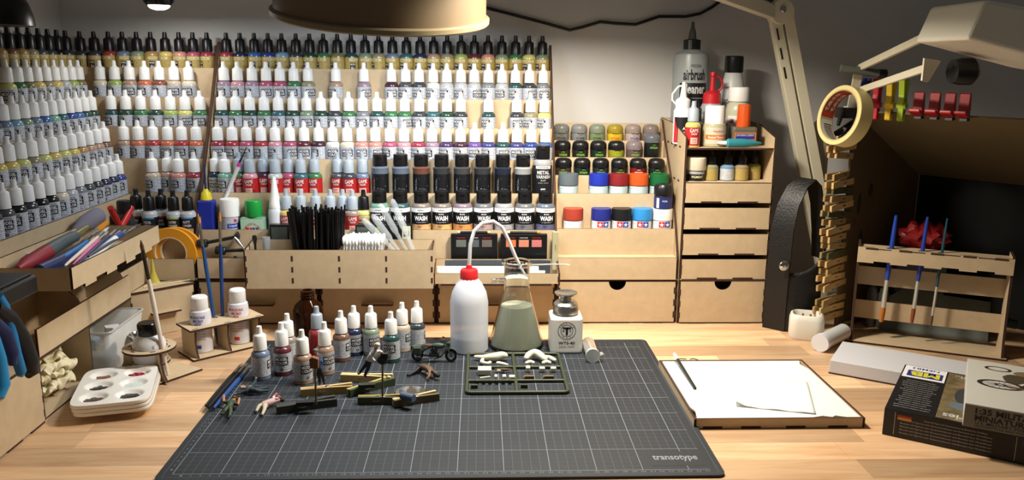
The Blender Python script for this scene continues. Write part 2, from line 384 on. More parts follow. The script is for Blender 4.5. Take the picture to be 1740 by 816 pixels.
MB().poly([(53.3, 7.7), (53.3, 11.6), (55.5, 16), (58.7, 21.6), (61.5, 24.6), (64.5, 27.5), (67.3, 30.2), (70, 33.4), (71.3, 33.4), (71.3, 7.7)], 'x', 65.35, 65.65, 0, 1).build('side_board', MB2, pr)
# ------------------------------------------------------------------ drawer tower
tw = thing('drawer_tower', 'tall MDF tower of narrow drawers with bottles on its open top', 'drawer tower', (73.35, 53.1, 0))
W = 7.35
for sx in (-1, 1):
    x = sx*W
    MB().poly([(0.0, 0), (20, 0), (20, 33.6), (8, 33.2), (.0, 31.6)], 'x', x-.15, x+.15, 0, 1).build('side_board', MB2, tw)
plate(MB(), -W, 20, 0, W, 20.3, 33.6).build('back_panel', MB2, tw)
for z in (29.6, 23.9): plate(MB(), -W+.15, .1, z, W-.15, 20, z+.3).build('shelf_board', MB2, tw)
for z0, z1 in ((20.85, 24.1), (16.4, 20.0), (12.0, 15.55), (7.85, 11.25)):
    d = MB(); plate(d, -W+.2, -.3, z0, W-.2, 0, z1); o = d.build('drawer_front', MB2, tw)
    dd = MB(); plate(dd, -W+.4, 0, z0, W-.4, 18, z0+.3); plate(dd, -W+.4, 0, z0, -W+.7, 18, z0+1.6); plate(dd, W-.7, 0, z0, W-.4, 18, z0+1.6); dd.build('drawer_box', MB2, o)
    tabs(o, [(x-1.7, -.33, z0-.02, x+1.7, -.3, z0+.25) for x in (-2.8, 3.3)]+[(sx*(W-.1)-.15, -.33, z0+.8, sx*(W-.1)+.15, -.2, z1-1) for sx in (-1, 1)])
pts = [(-W+.2, .25), (W-.2, .25), (W-.2, 7.4)]+moon(0, 7.4)[::-1]+[(-W+.2, 7.4)]
MB().poly(pts, 'y', -.3, 0, 0, 1).build('drawer_front', MB2, tw); plate(MB(), -W, -.3, 7.45, W, 20, 7.75).build('shelf_board', MB2, tw)
tabs(tw, [(sx*(W-.1)-.2, -.33, z, sx*(W-.1)+.2, -.2, z+1) for sx in (-1, 1) for z in (1, 3, 5)]+[(x-1.6, -.33, .02, x+1.6, -.2, .24) for x in (-4, 3.5)])
tabs(tw, [(-W-.18, y, z, -W-.14, y+1.2, z+.3) for y in (3, 6, 9, 12) for z in (29.6, 23.9)], 'slot')
# ------------------------------------------------------------------ corner drawer, left cabinet
cn = thing('corner_cabinet', 'MDF corner drawer set diagonally between back rack and wing', 'drawer cabinet', (-18.2, 48.4, 0), R(43.5))
pts = [(-5.1, 0.05), (5.0, .05), (5.0, 7.3), (-5.1, 7.3)]
d = MB().poly(pts, 'y', 0, .3, 0, 1).build('drawer_front', MB2, cn); plate(MB(), -2.2, -1.3, 3.6, 2.2, 0, 3.9).build('handle', MB2, d)
tabs(cn, [(-5.15, -.03, z, -4.9, 0, z+1) for z in (1, 3, 5)]+[(4.75, -.03, z, 5.0, 0, z+1) for z in (1, 3, 5)])
MB().poly([(-5.2, -.15), (5.1, -.15), (.0, 4.9)], 'z', 7.35, 7.7, 0, 1).build('shelf_board', MB2, cn)
MB().poly([(-4.6, .3), (4.6, .3), (.0, 4.4)], 'z', .3, 7.3, 0, 1).build('carcase', MB2, cn)
cl = thing('corner_lip', 'low MDF lip panels around the corner shelf under the orange tape', 'shelf')
plate(MB(), -21.9, 52.6, 7.72, -14.5, 52.9, 11.35).build('front_lip', MB2, cl); plate(MB(), -22.2, 41.3, 7.72, -21.9, 52.9, 11.6).build('end_lip', MB2, cl)
plate(MB(), -21.9, 52.9, 7.72, -14.5, 54.25, 8.0).build('shelf_board', MB2, cl)
lc = thing('wing_cabinet', 'open MDF cabinet under the wing rack, with gloves and a tub', 'cabinet', (-20.2, 0, 0))
pts = [(-12, .25), (14.1, .25), (14.1, 7.8)]+[(p[0], p[1]) for p in moon(4.4, 7.8, 1.5)[::-1]]+[(-12, 7.8)]
dr = MB().poly(pts, 'x', -.3, 0, 0, 1).build('drawer_front', MB2, lc)
tabs(lc, [(-.2, 14.0, z, .03, 14.25, z+.9) for z in (.8, 2.6, 4.4, 6.2)]+[(0, y, .03, .03, y+3, .25) for y in (0, 6, 11)])
plate(MB(), -20, -12, 7.85, 0, 41.2, 8.15).build('shelf_board', MB2, lc)
plate(MB(), -.3, 14.45, 8.15, 0, 41.1, 11.6).build('front_lip', MB2, lc)
plate(MB(), -20, -12, 0, -.4, 41.2, .2).build('bottom', MB2, lc); plate(MB(), -20.3, -12, 0, -20, 41.2, 15.2).build('back_panel', MB2, lc)
scurve = [(-.31, 8.15), (-.4, 10.0), (-1.2, 11.8), (-2.6, 13.2), (-3.9, 14.6), (-4.1, 15.2), (-6.49, 15.2), (-6.49, 8.15)]
for y in (14.25, 27.3, 40.9):
    MB().poly([(-.05, .2), (-.05, 7.85), (-19.9, 7.85), (-19.9, .2)], 'y', y-.15, y+.15, 0, 1).build('divider', MB2, lc)
    MB().poly(scurve, 'y', y-.15, y+.15, 0, 1).build('curved_divider', MB2, lc) if y > 15 else None
plate(MB(), -20, -12, 15.21, -4.2, 41.2, 15.5).build('top_board', MB2, lc); plate(MB(), -6.8, -12, 8.15, -6.5, 41.0, 15.2).build('bay_back', MB2, lc)
MB().poly([(-.02, 8.15), (-3.5, 15.2), (-6.49, 15.2), (-6.49, 8.15)], 'y', 14.1, 14.4, 0, 1).build('sloping_divider', MB2, lc)
# brush tray on the wing
bt = thing('brush_tray', 'MDF tray heaped with brushes, knives and pens on the wing cabinet', 'tray', (-19.4, 26.5, 16.7))
MB().box(-4.6, -13.0, .2, 4.29, 13.0, .45).build('bottom', MDF, bt)
zz = [(-13.3, 2.75), (13.3, 2.75)]
for i in range(9): y0 = 13.3-i*26.6/9; q = -.25 if i % 2 else .2; zz += [(y0, q), (y0-26.6/9, q)]
MB().poly(zz, 'x', 4.3, 4.6, 0, 1).build('front_panel', MB2, bt)
for y in (-13.3, 13.0): plate(MB(), -4.6, y, 0, 4.3, y+.3, 2.7).build('end_panel', MB2, bt)
plate(MB(), -4.9, -13.3, 0, -4.6, 13.3, 3.4).build('back_panel', MB2, bt)
for yy in (-9, 0, 9): MB().box(-4.8, yy-.15, -1.18, -4.5, yy+.15, .2).build('support', MDF, bt)
# ================================================================== lamps
def area(name, parent, loc, rot, size, watts, col, shape='DISK', spread=180):
    l = bpy.data.lights.new(name, 'AREA'); l.shape = shape; l.size = size*S; l.energy = watts; l.color = col; l.spread = R(spread)
    o = bpy.data.objects.new(name, l); COL.objects.link(o); o.parent = parent; o.location = Vector(loc)*S; o.rotation_euler = rot; return o
sh = thing('drum_lamp', 'large beige drum lamp shade hanging over the cutting mat', 'lamp', (18.7, 37.5, 49.2)); sh.rotation_euler = (R(11.5), R(3.2), 0)
prof = [(14.7, 0), (14.75, .9), (14.45, 1.0), (13.9, 16), (3, 18), (2.8, 17.7), (13.6, 15.7), (14.2, 1.0), (14.3, 0)]
MB().lathe(prof+[prof[0]], 64, close=False).build('lamp_shade', mat('beige_enamel', '74634b', .5), sh, smooth=30)
MB().lathe([(14.75, 0), (14.95, .2), (14.95, .75), (14.7, .95), (14.4, .95), (14.3, 0)], 64, close=False).build('rim', mat('beige_rim', '857a5e', .45), sh, smooth=30)
MB().lathe([(.5, 17.5), (.5, 60)], 12).build('stem', LAMPCREAM, sh)
bu = MB().sph((0, 0, 11), (4.2, 4.2, 5), 20, 12).build('bulb', mat('lit_bulb', 'f4f6ff', .3, emit=4), sh, smooth=60); MB().lathe([(2, 15), (2, 18)], 16).build('bulb_socket', BLACK, sh)
area('drum_lamp_light', sh, (0, 0, 4.5), (0, 0, 0), 18, LAMP_MAIN, (.86, .93, 1))
# jointed arm lamp: post, disc joint, upper arm and head above the frame
al = thing('arm_lamp', 'cream steel arm lamp with a big disc joint beside the drawer tower', 'lamp', (96.3, 60.5, 0))
J = Vector((81.6, 58, 51.8))-Vector((96.3, 60.5, 0)); D = J.normalized(); sd = Vector((.96, 0, .27))
ps = MB(); q = Vector((0, 0, 1.0))
for k in (-1, 1): ps.beam(q+sd*1.05*k, J+sd*1.05*k, 1.75, 1.6, 0, up=(0, 1, 0))
ps.build('post', LAMPCREAM, al, bevel=.12)
sl_ = MB()
for t in (.92, .86, .8): a = J*t-sd*1.3+Vector((0, -.86, 0)); sl_.beam(a, a+D*1.9, .25, .1, 0, up=(0, 1, 0))
sl_.build('slot', BLACK, al)
MB().lathe([(2.05, -1.3), (2.05, 1.3)], 32, tuple(J), ax='y').build('disc_joint', LAMPCREAM, al, smooth=40, bevel=.15)
MB().lathe([(.5, 1.3), (.5, 1.6), (.3, 1.75)], 12, tuple(J+Vector((0, 0, .3))), ax='y').build('joint_bolt', STEEL, al)
A1 = Vector((52, 32, 56.5))-Vector((96.3, 60.5, 0))
MB().beam(J+Vector((-1, 0, -.2)), A1, 1.6, 2.0).build('upper_arm', LAMPCREAM, al, bevel=.1)
MB().tube([J+Vector((-1, 1.2, 1.8)), (J+A1)/2+Vector((0, 1.2, 2)), A1+Vector((0, 1, 2))], .35, 8).build('spring', DARKSTEEL, al)
MB().lathe([(3, 7), (4, 6.8), (9.5, 0), (9.2, 0), (3.6, 6.4)], 40, tuple(A1+Vector((-4, -3, -1.5)))).build('lamp_head', LAMPCREAM, al, smooth=30)
MB().box(-3, -3, 0, 3, 3, 1.2).box(-2.4, -2.4, 1.2, 2.4, 2.4, 4).build('base_clamp', LAMPCREAM, al, bevel=.15)
area('arm_lamp_light', al, A1+Vector((-4, -3, .9)), (0, 0, 0), 9, LAMP_ARM, (1, .9, .75))
MB().lathe([(1.5, 0), (1.5, 11)], 20, (91.5-96.3, .8, 22)).sph((91.5-96.3, .8, 33), (1.5, 1.5, 1.2), 20, 8).build('cable_cover', LAMPCREAM, al, smooth=50)
# small LED spot over the corner rack
le = thing('spot_lamp', 'small black spot lamp with a glowing bulb hanging over the corner rack', 'lamp', (-19.7, 60, 52.6))
MB().lathe([(1.9, -.75), (2.35, -.2), (2.5, .8), (2.4, 2.2), (1.2, 3.4), (.4, 3.7), (.4, 30)], 32).build('lamp_head', mat('black_gloss', '0c0c0e', .15), le, smooth=40)
MB().sph((0, 0, -.75), (1.7, 1.7, .75), 20, 10).build('bulb', mat('lit_led', 'fffaf0', .3, emit=9), le, smooth=60)
area('spot_lamp_light', le, (0, 0, -1.7), (0, 0, 0), 2.5, LAMP_LED, (1, .96, .9))
# second, dark lamp at the left edge
dl = thing('dark_lamp', 'unlit black dome lamp shade beside the wing rack', 'lamp', (-35.6, 37.5, 47.6))
MB().lathe([(6.6, 0), (6.5, 1.2), (6.0, 3.0), (4.9, 5.0), (3.2, 6.6), (1.2, 7.6), (.5, 7.8), (.5, 40)], 36).build('lamp_shade', mat('black_enamel', '0d0e10', .3), dl, smooth=35)
MB().lathe([(1.4, .5), (1.4, 5)], 16).build('bulb', mat('dull_bulb', '555a58', .3), dl)
# white lamp on a twin arm at the right
wl = thing('twin_arm_lamp', 'white lamp with a wide angular head on a twin arm above the clips', 'lamp', (90, 44, 0))
hb = [(-4.4, 2.0), (-3.0, 6.5), (7.3, 5.5), (10.2, 3.9), (22, 3.2), (22, -1.8), (8.6, -.4)]
MB().poly(hb, 'y', -6.5, 5.5).xf(Matrix.Translation((2.2, -24, 44.0))@Matrix.Rotation(R(3), 4, 'Y')).build('lamp_head', mat('white_enamel', 'f2eedd', .4), wl, bevel=.5, bseg=3)
for dz, k in ((.9, 0), (-3.2, 1)):
    a = Vector((-.3+k*.6, .5, 42.2+dz*.8)); b = Vector((-.6+k*.3, -20.0, 46.4+dz)); MB().beam(a, b, .55, 1.0).build('arm_bar', LAMPCREAM, wl, bevel=.08)
MB().tube([(-3.2, .6, 42.9), (2.2, -.6, 42.1)], .6, 12).build('pivot_bar', mat('grey_enamel', '5c6058', .4), wl, smooth=40)
MB().lathe([(.62, 0), (.66, .1), (.66, 1.3), (.5, 1.4)], 16, (2.0, -.5, 42.1), ax='x').build('pivot_knob', BLACK, wl, smooth=40)
MB().lathe([(1.5, -1), (1.7, 0), (1.7, 1.4), (1.2, 1.9)], 20, (3.2, -20.5, 42.6), ax='x').build('tilt_knob', BLACK, wl, smooth=40)
MB().poly([(-1.6, 44.2), (.6, 43.9), (-.8, 41.2), (-1.6, 41.4)], 'y', -20.6, -20.2).build('bracket', LAMPCREAM, wl)
MB().beam((-.2, .9, 42.9), (1.2, 5.6, 36.6), 1.2, 1.0).box(.4, 5.0, 36.42, 2.6, 6.6, 36.9).build('bracket_post', LAMPCREAM, wl)
# black cable on the wall
pts = [aY(x, y_, 75.7) for x, y_ in ((700, -6), (825, 13), (880, 27), (930, 40), (968, 51), (990, 46), (1020, 37), (1050, 40), (1080, 41.5), (1120, 28), (1165, 28), (1190, 23), (1210, 12), (1240, -10))]
cab = tag(MB().tube(pts, .28, 8).build('cable', BLACK, smooth=60), 'thin black cable running along the back wall', 'cable')
# ================================================================== dropper bottles
PAL = dict(black='18181a', slate='3a4048', grey='7d8288', lgrey='b4b8bc', dgrey='4a4d52', white='dcd8cc', red='b3202a', crimson='a3253f', rose='b8476a', pink='d58d9b', salmon='d98673', orange='d2622a', rust='8f4a30', brown='7d553a', tan='b08c70', beige='c9b495', cream='dccdb0', ochre='b58a34', yellow='d9bd3e', lemon='cfcf5a', lime='9cb43a', olive='7c7a3c', khaki='948c66', sage='7c9474', green='2f7a44', dgreen='1f4a38', teal='2a6670', dteal='1f4f50', mint='6fb89a', lblue='6ba6c9', blue='2f66b4', royal='23419a', navy='232f52', bluegrey='6c82a0', indigo='3d3f86', violet='6f4aa0', purple='4a2f6a', plum='4a2438', mauve='a08098', maroon='6a2430', taupe='9a8878')
WORD = dict(slate='slate', lgrey='light grey', dgrey='dark grey', crimson='crimson', tan='tan', lemon='lemon yellow', dgreen='dark green', dteal='dark teal', lblue='light blue', royal='royal blue', bluegrey='blue-grey', maroon='dark red')
def capmesh(mb, top=7.48, base=4.2, r=.93):
    return mb.lathe([(r*.98, base), (r, base+.1), (r*.93, base+1.95), (r*.8, base+2.1), (.46, base+2.25), (.4, base+2.45), (.34, top-.05), (.28, top)], 24, ribs=(1, 2))
def patch_label(r, z0, z1, span=330, a0=-90):
    return MB().patch(lambda u, v: (r*math.cos(R(a0+span*(u-.5))), r*math.sin(R(a0+span*(u-.5))), z0+(z1-z0)*v), 28, 1)
def dropper(style):
    t = thing('dropper_bottle', '', 'bottle')
    MB().lathe([(1.15, 0), (1.25, .08), (1.25, 3.45), (1.18, 3.75), (.95, 4.0), (.72, 4.1), (.72, 4.35)], 24).build('body', PAINT, t, smooth=40)
    cm_ = {'mc': WHITE, 'air': BLACK, 'game': GREYCAP, 'varnish': BLACK}[style]
    capmesh(MB()).build('cap', cm_, t, smooth=35)
    if style == 'mc':
        l = patch_label(1.265, .62, 3.25).build('label_sheet', LBL, t, smooth=60)
        g = MB(); g.patch(lambda u, v: cyl(1.287)(-.95+1.9*u-.25, 1.6+1.2*v), 8, 1); F_ = cyl(1.302)
        g.text('MODEL', 1.65, .42, F_, 1, .02, (-.25, 2.48)); g.text('COLOR', 1.65, .42, F_, 1, .02, (-.25, 1.95))
        g.patch(lambda u, v: cyl(1.287)(-.45+.4*u, .8+.36*v), 3, 1); g.text('AV', .26, .2, F_, 1, .0, (-.25, .98)); g.text('70.994', .5, .13, F_, 0, 0, (.5, .98))
        g.text('ACRYLIC', .9, .12, F_, 0, 0, (-.25, 1.45)); g.text('NO 70.942', 1.3, .16, F_, 0, 0, (-.1, 3.05))
        g.build('logo_print', [INK, PRINTW], l)
    elif style == 'air':
        l = patch_label(1.265, .4, 3.35).build('label_sheet', LBLAIR, t, smooth=60)
        g = MB(); g.patch(lambda u, v: cyl(1.287)(-1.0+.9*u, .9+1.55*v), 5, 1); F_ = cyl(1.302)
        g.text('MODEL', .75, .3, F_, 1, .01, (-.55, 2.15)); g.text('Air', .7, .7, F_, 1, .01, (-.55, 1.45))
        g.patch(lambda u, v: cyl(1.287)(-1.2+2.4*u, 2.75+.42*v), 8, 1, 2); g.text('MODEL AIR', 1.6, .17, F_, 0, 0, (0, 2.96))
        g.build('logo_print', [INK, PRINTW, mat('label_cream', 'cfc49a', .4)], l)
    elif style == 'game':
        l = patch_label(1.265, .3, 3.25).build('label_sheet', LBLRED, t, smooth=60)
        g = MB(); F_ = cyl(1.302); g.text('GAME', 1.5, .62, F_, 1, .0, (0, 2.75)); g.text('COLOR', 1.0, .3, F_, 1, .01, (0, 2.18))
        g.patch(lambda u, v: cyl(1.287)(-.6+1.2*u, .55+1.05*v), 6, 1, 2); g.text('72.051', .7, .22, F_, 0, 0, (0, 1.25)); g.text('17 ml', .6, .2, F_, 0, 0, (0, .85))
        g.build('logo_print', [INK, PRINTW, mat('label_pink', 'd8a69c', .4)], l)
    return t
PROTO = {k: dropper(k) for k in ('mc', 'air', 'game')}
WHERE = {}
def mhex(h):
    c = [int(h[i:i+2], 16) for i in (0, 2, 4)]; y_ = .3*c[0]+.59*c[1]+.11*c[2]; return ''.join('%02x' % int((v*.6+y_*.4)*.8) for v in c)
def muted(c):
    r_, g_, b_, _ = lin(c); y_ = .3*r_+.59*g_+.11*b_; return tuple((v*.78+y_*.22)*.85 for v in (r_, g_, b_))+(1,)
def bottle(style, col, loc, rz, label, group=None):
    t = dup(PROTO[style], None, muted(PAL[col])); t.location = Vector(loc)*S; t.rotation_euler = (0, 0, rz)
    tag(t, label, 'bottle', group); return t
CAPW = {'mc': 'white-capped', 'air': 'black-capped', 'game': 'grey-capped'}
ROWN = ['top', 'second', 'third', 'fourth', 'fifth', 'sixth']
def row(style, k, x0, x1, cols, rack, ref, n=None):
    cs = cols.split(); n = len(cs)
    for i, c in enumerate(cs):
        if c == '-': continue
        X = x0+(x1-x0)*i/max(1, n-1)
        turn = random.choice((-.5, -.35, -.2, .1, .35, -.45, .75))
        bottle(style, c, (X+random.uniform(-.05, .05), YR[k], TR[k]), turn, '%s %s paint bottle, slot %s from %s, %s row of %s' % (CAPW[style], WORD.get(c, c), ORD[i].replace('first', 'one') if 0 else ORD[i], ref, ROWN[k], rack), 'paint bottles in the %s rack' % rack.split()[0])
DV = 'slanted divider'
row('air', 0, -12.95, 43.64, 'crimson navy blue royal lblue slate dgreen green olive dteal sage khaki bluegrey teal navy tan khaki lime maroon salmon sage green lemon sage', 'back rack', DV)
row('mc', 1, -12.85, 43.62, 'mauve pink mauve rose rose green khaki - tan - mauve - plum dgrey slate white lgrey lgrey lgrey grey lgrey dteal slate grey', 'back rack', DV)
row('mc', 2, -12.65, 43.67, 'dteal green dgreen green teal dgreen sage dgreen slate green grey dteal green green slate green dgreen dteal - dteal - slate khaki lemon'.replace('green slate green dgreen dteal', 'green slate teal dgreen slate', 1), 'back rack', DV)
row('mc', 3, -12.7, 43.68, 'crimson red rose red pink rose maroon plum white cream salmon salmon rose pink crimson mauve purple plum violet indigo dteal indigo royal blue', 'back rack', DV)
row('air', 0, -41.05+2.5, -16.3, 'slate slate red bluegrey sage ochre yellow salmon rose crimson', 'corner rack', 'wing end')
row('mc', 1, -34.3, -18.9, 'cream lime tan orange rust beige cream', 'corner rack', 'wing end')
row('mc', 2, -31.6, -16.3, 'dteal dgreen green dgreen lime lemon green', 'corner rack', 'wing end')
row('mc', 3, -28.6, -16.3, 'orange rose red orange red orange'.replace('orange rose', 'tan orange'), 'corner rack', 'wing end')
for x, y_, c in ((260, 0, 'beige'), (286, 1.0, 'tan'), (304, -.1, 'salmon'), (331, 0, 'crimson')):
    p = aY(x, 300, YR[4]+y_); bottle('mc', c, (p.x, YR[4]+y_, TR[4]), -.3, 'white-capped %s paint bottle above the varnish bottles in the corner rack' % WORD.get(c, c), 'paint bottles in the corner rack')
# wing rows, counted from the corner
def wing(style, k, y0, y1, cols):
    cs = cols.split()
    for i, c in enumerate(cs):
        Y = y1-(y1-y0)*i/(len(cs)-1)
        bottle(style, c, (XR[k], Y, TR[k]), random.uniform(.35, .8), '%s %s paint bottle, slot %s from the corner, %s row of wing rack' % (CAPW[style], WORD.get(c, c), ORD[i], ROWN[k]), 'paint bottles in the wing rack')
wing('air', 0, 48.0, 69.2, 'slate black slate dgrey khaki ochre brown ochre')
wing('mc', 1, 43.9, 66.2, 'olive lime cream yellow khaki yellow olive green lemon'.replace('cream', 'lgrey'))
wing('mc', 2, 33.6, 63.2, 'dgreen dteal blue royal teal mint blue bluegrey sage lblue bluegrey slate')
wing('mc', 3, 25.4, 60.2, 'brown tan tan ochre yellow lemon yellow lemon cream lemon yellow yellow lime'.replace('cream', 'khaki'))
wing('mc', 4, 20.6, 57.4, 'royal navy navy slate dgrey grey lgrey cream black black slate black dgrey slate')
# fifth row of the back rack: colour bottles, then flip-cap bottles
for x, dy, c, st in ((365, .9, 'navy', 'mc'), (383, -.2, 'mint', 'mc'), (407, 1.0, 'green', 'game'), (425, -.2, 'pink', 'game'), (448, 1.0, 'plum', 'game'), (468, -.2, 'lgrey', 'game'), (491, .6, 'rose', 'game'), (511.5, -.2, 'teal', 'game'), (535, .3, 'green', 'game'), (574, .7, 'dgrey', 'game'), (593, -.2, 'slate', 'game'), (616.5, .5, 'bluegrey', 'game')):
    p = aY(x, 300, YR[4]+dy)
    if x == 365: p.x = -12.75
    bottle(st, c, (p.x, YR[4]+dy, TR[4]), random.uniform(-.3, .3), '%s %s %s bottle, fifth back-rack row' % (CAPW[st], WORD.get(c, c), 'game paint' if st == 'game' else 'paint') + (' beside the divider' if st == 'mc' else ' in the gap beside the mint bottle' if x < 410 else ' above the cement bottles' if x < 540 else ' next to flip-cap bottles'), 'mixed bottles in the fifth row')
for x, dy, c, st in ((487, 0, 'yellow', 'game'), (512, .4, 'lgrey', 'game'), (537, 0, 'grey', 'game'), (562, .2, 'indigo', 'game'), (583, .9, 'rust', 'game'), (599.5, -.3, 'taupe', 'game')):
    dy = min(dy, .35)-.0; p = aY(x, 360, YR[5]+dy); bottle(st, c, (p.x, YR[5]+dy, TR[5]), random.uniform(-.3, .3), 'grey-capped %s game paint bottle behind the black straws' % WORD.get(c, c), 'bottles behind the straws')
t = bottle('air', 'lemon', (aY(619, 360, 57.1).x-.1, 57.2, TR[5]), .2, 'black-capped lemon yellow paint bottle beside the first wash bottle')
# bottles standing on the mat
for x, y_, c, st, lb, tr in ((441, 648, 'bluegrey', 'mc', 'outermost on the mat, barcode showing', 1.9), (478, 640, 'plum', 'mc', 'between blue-grey and brown bottles', .3), (488, 622, 'taupe', 'mc', 'half hidden behind the plum bottle', -.5), (513, 655, 'tan', 'mc', 'standing foremost on the mat', .9), (551, 639, 'tan', 'mc', 'beside the blue-shirted figurine', .9), (579, 616, 'brown', 'mc', 'next to the navy bottle', 1.6), (601, 606, 'navy', 'mc', 'behind the brown bottle', .7), (630, 606, 'sage', 'mc', 'behind the white-shirted figurine', .8), (664, 618, 'dteal', 'mc', 'with its full logo showing', .05), (683, 599, 'beige', 'mc', 'behind the dark teal bottle', 1.4), (708, 596, 'slate', 'mc', 'nearest the ruler', 2.0), (538, 607, 'red', 'game', 'in front of the brown glass bottle', 2.0)):
    p = aZ(x, y_, MATZ)+Vector((0, 1.2, 0))
    c2 = {'plum': 'maroon'}.get(c, c)
    bottle(st, c2, (p.x, p.y, MATZ+.002), tr, '%s %s paint bottle %s' % (CAPW[st], WORD.get(c2, c2), lb), 'paint bottles on the cutting mat')
for o in PROTO.values(): drop(o)
# ------------------------------------------------------------------ flip-cap bottles
def flip(style, col, loc, label, strip=None, top=7.4, cap_h=2.0, group=None):
    t = thing('flip_cap_bottle', label, 'bottle', loc, random.uniform(-.08, .08), group); r = 1.62 if style != 'metal' else 1.42; s0 = top-cap_h
    MB().lathe([(1.5, 0), (r, .12), (r, s0-.75), (1.5, s0-.35), (1.15, s0-.1), (1.1, s0+.1)], 28).build('body', C(mhex(PAL[col]), .3), t, smooth=40)
    cp = MB().lathe([(1.2, s0), (1.22, s0+.08), (1.22, top-.35), (1.17, top-.05), (1.05, top)], 28); cp.box(-.35, -1.34, top-.62, .35, -1.1, top-.42)
    cp.build('flip_cap', BLACK, t, smooth=40)
    F_ = cyl(r+.065)
    if style == 'wash':
        l = MB().patch(lambda u, v: cyl(r+.015)(-4.6+9.2*u, .3+4.3*v), 28, 1).build('label_sheet', LBLBLACK, t, smooth=60)
        g = MB(); g.patch(lambda u, v: cyl(r+.045)(-2.4+4.8*u, 3.9+.7*v), 12, 1, 1); g.patch(lambda u, v: cyl(r+.045)(-2.4+4.8*u, .3+1.55*v), 12, 1, 2)
        g.text('vallejo', 1.2, .36, F_, 0, .01, (0, 4.25)); g.text('MODEL', .9, .22, F_, 1, .01, (0, 3.6)); g.text('WASH', 2.3, .8, F_, 1, .04, (0, 2.9)); g.text('for aged effects', 1.7, .16, F_, 1, 0, (0, 2.2)); g.text('76.521', .7, .2, F_, 0, 0, (-.3, 1.5))
        g.build('label_print', [INK, PRINTW, C(strip, .5, noise=.5, nscale=150)], l)
    elif style == 'metal':
        l = MB().patch(lambda u, v: cyl(r+.015)(-4.6+9.2*u, .2+3.9*v), 28, 1).build('label_sheet', LBLBLACK, t, smooth=60)
        g = MB(); F2 = lambda u, v: cyl(r+.03)(-.95-v, 1.9+u)
        g.text('METAL', 1.9, .3, F2, 0, .01, (.4, 0)); g.text('Color', 1.2, .45, F_, 0, 0, (.25, 1.5)); g.build('label_print', mat('print_silver', 'aab0b8', .3, .5), l)
    else:
        l = MB().patch(lambda u, v: cyl(r+.015)(-4.6+9.2*u, .55+(top-cap_h-1.6)*v), 28, 1).build('label_sheet', INK, t, smooth=60); z = top-cap_h-1.2
        g = MB(); g.patch(lambda u, v: cyl(r+.045)(-1.4+2.8*u, z-.4+.5*v), 8, 1, 1); g.text('INTER-BASED', 1.9, .22, F_, 0, 0, (0, z-.15)); g.text('METAL', 2.2, .62, F_, 1, .03, (0, z-1.0)); g.text('VARNISH', 2.6, .6, F_, 1, .02, (0, z-1.75)); g.text('26.657', .9, .25, F_, 1, 0, (0, z-2.35)); g.text('GLOSS  SATIN', 1.8, .13, F_, 1, 0, (0, z-2.8))
        g.patch(lambda u, v: cyl(r+.045)(-.4+.8*u, .95+.8*v), 4, 1, 1); g.text('AV', .55, .5, cyl(r+.065), 0, .02, (0, 1.35)); g.build('label_print', [INK, mat('print_ltgrey', 'c4c6c8', .4)], l)
    return t
for i, (x, c) in enumerate(zip((645, 681, 716, 750.7, 784.7, 820, 854, 889), 'bluegrey bluegrey rust slate dgrey slate navy lgrey'.split())):
    p = aY(x, 300, YR[4]); flip('metal', c, (15.3+i*3.49, YR[4]+.0, TR[4]), 'black flip-cap metal paint bottle with %s paint, %s from the game paint bottles' % (WORD.get(c, c), ORD[i]), group='flip-cap bottles in the fifth row')
flip('varnish', 'lgrey', (43.1, YR[4]-.05, TR[4]), 'tall black metal varnish bottle at the end of the fifth row', top=9.0, cap_h=2.3)
for i, (x, c, sp) in enumerate(zip(range(9), 'mint teal taupe taupe mauve grey lgrey grey bluegrey'.split(), '6a8a80 5a7a70 c79a6a c8a068 c88a50 a08a88 9a9aa0 6a6a70 585a78'.split())):
    flip('wash', c, (15.45+i*3.5, YR[5]+.0, TR[5]), 'black-labelled wash bottle with %s wash, %s from the pipettes' % (WORD.get(c, c), ORD[i]), sp, group='wash bottles in the sixth row')
# ================================================================== round paint pots and jars
def craft_pot(loc, lid, body, label, txt='print_green', clear=False, group='craft paint pots', h=3.6):
    t = thing('paint_pot', label, 'paint pot', loc, random.uniform(-.15, .15), group); k = h-3.6
    MB().lathe([(1.3, 0), (1.36, .1), (1.42, 1.5+k), (1.36, 2.1+k)], 24).build('body', C(body, .3), t, smooth=40)
    lm = mat('clear_lid_'+lid, lid, .25, trans=.45, ior=1.3) if clear else C(lid, .35)
    l = MB().lathe([(1.42, 2.0+k), (1.46, 2.08+k), (1.46, 2.75+k), (1.4, 3.1+k), (1.1, 3.45+k), (.6, 3.58+k), (.05, 3.6+k)], 28); l.box(-.55, -1.62, 2.05+k, .55, -1.3, 2.3+k)
    l.build('lid', lm, t, smooth=45)
    g = MB().text('CITADEL', 1.55, .34, cyl(1.48), 0, .015, (0, 1.15+k)); g.text('PAINT', .6, .16, cyl(1.48), 0, .0, (0, 1.62+k)); g.build('label_print', MATS[txt], t)
    return t
P0 = [954.7, 983.5, 1012.6, 1042, 1071.6, 1100.8]; P1 = [957, 986.8, 1016.7, 1046.9, 1076.5, 1107]; P2 = [959.8, 990.8, 1021, 1050.9, 1082.7, 1114]
for i, (x, l, b, d) in enumerate(zip(P0, ('8a8c88', '9a9a98', '98a08c', 'b8a43a', 'b0a098', '9c8c88'), ('6a6a66', '787878', '70805a', 'c8a828', 'a89890', '907c78'), ('dull grey', 'light grey', 'greenish', 'yellow', 'cream', 'rosy'))):
    craft_pot((47.0+i*3.25, PY[0], PT[0]), l, b, '%s clear-lidded round paint pot on the highest step of the pot rack' % d, 'print_red' if i == 3 else 'print_blue' if i == 4 else 'ink_black', True)
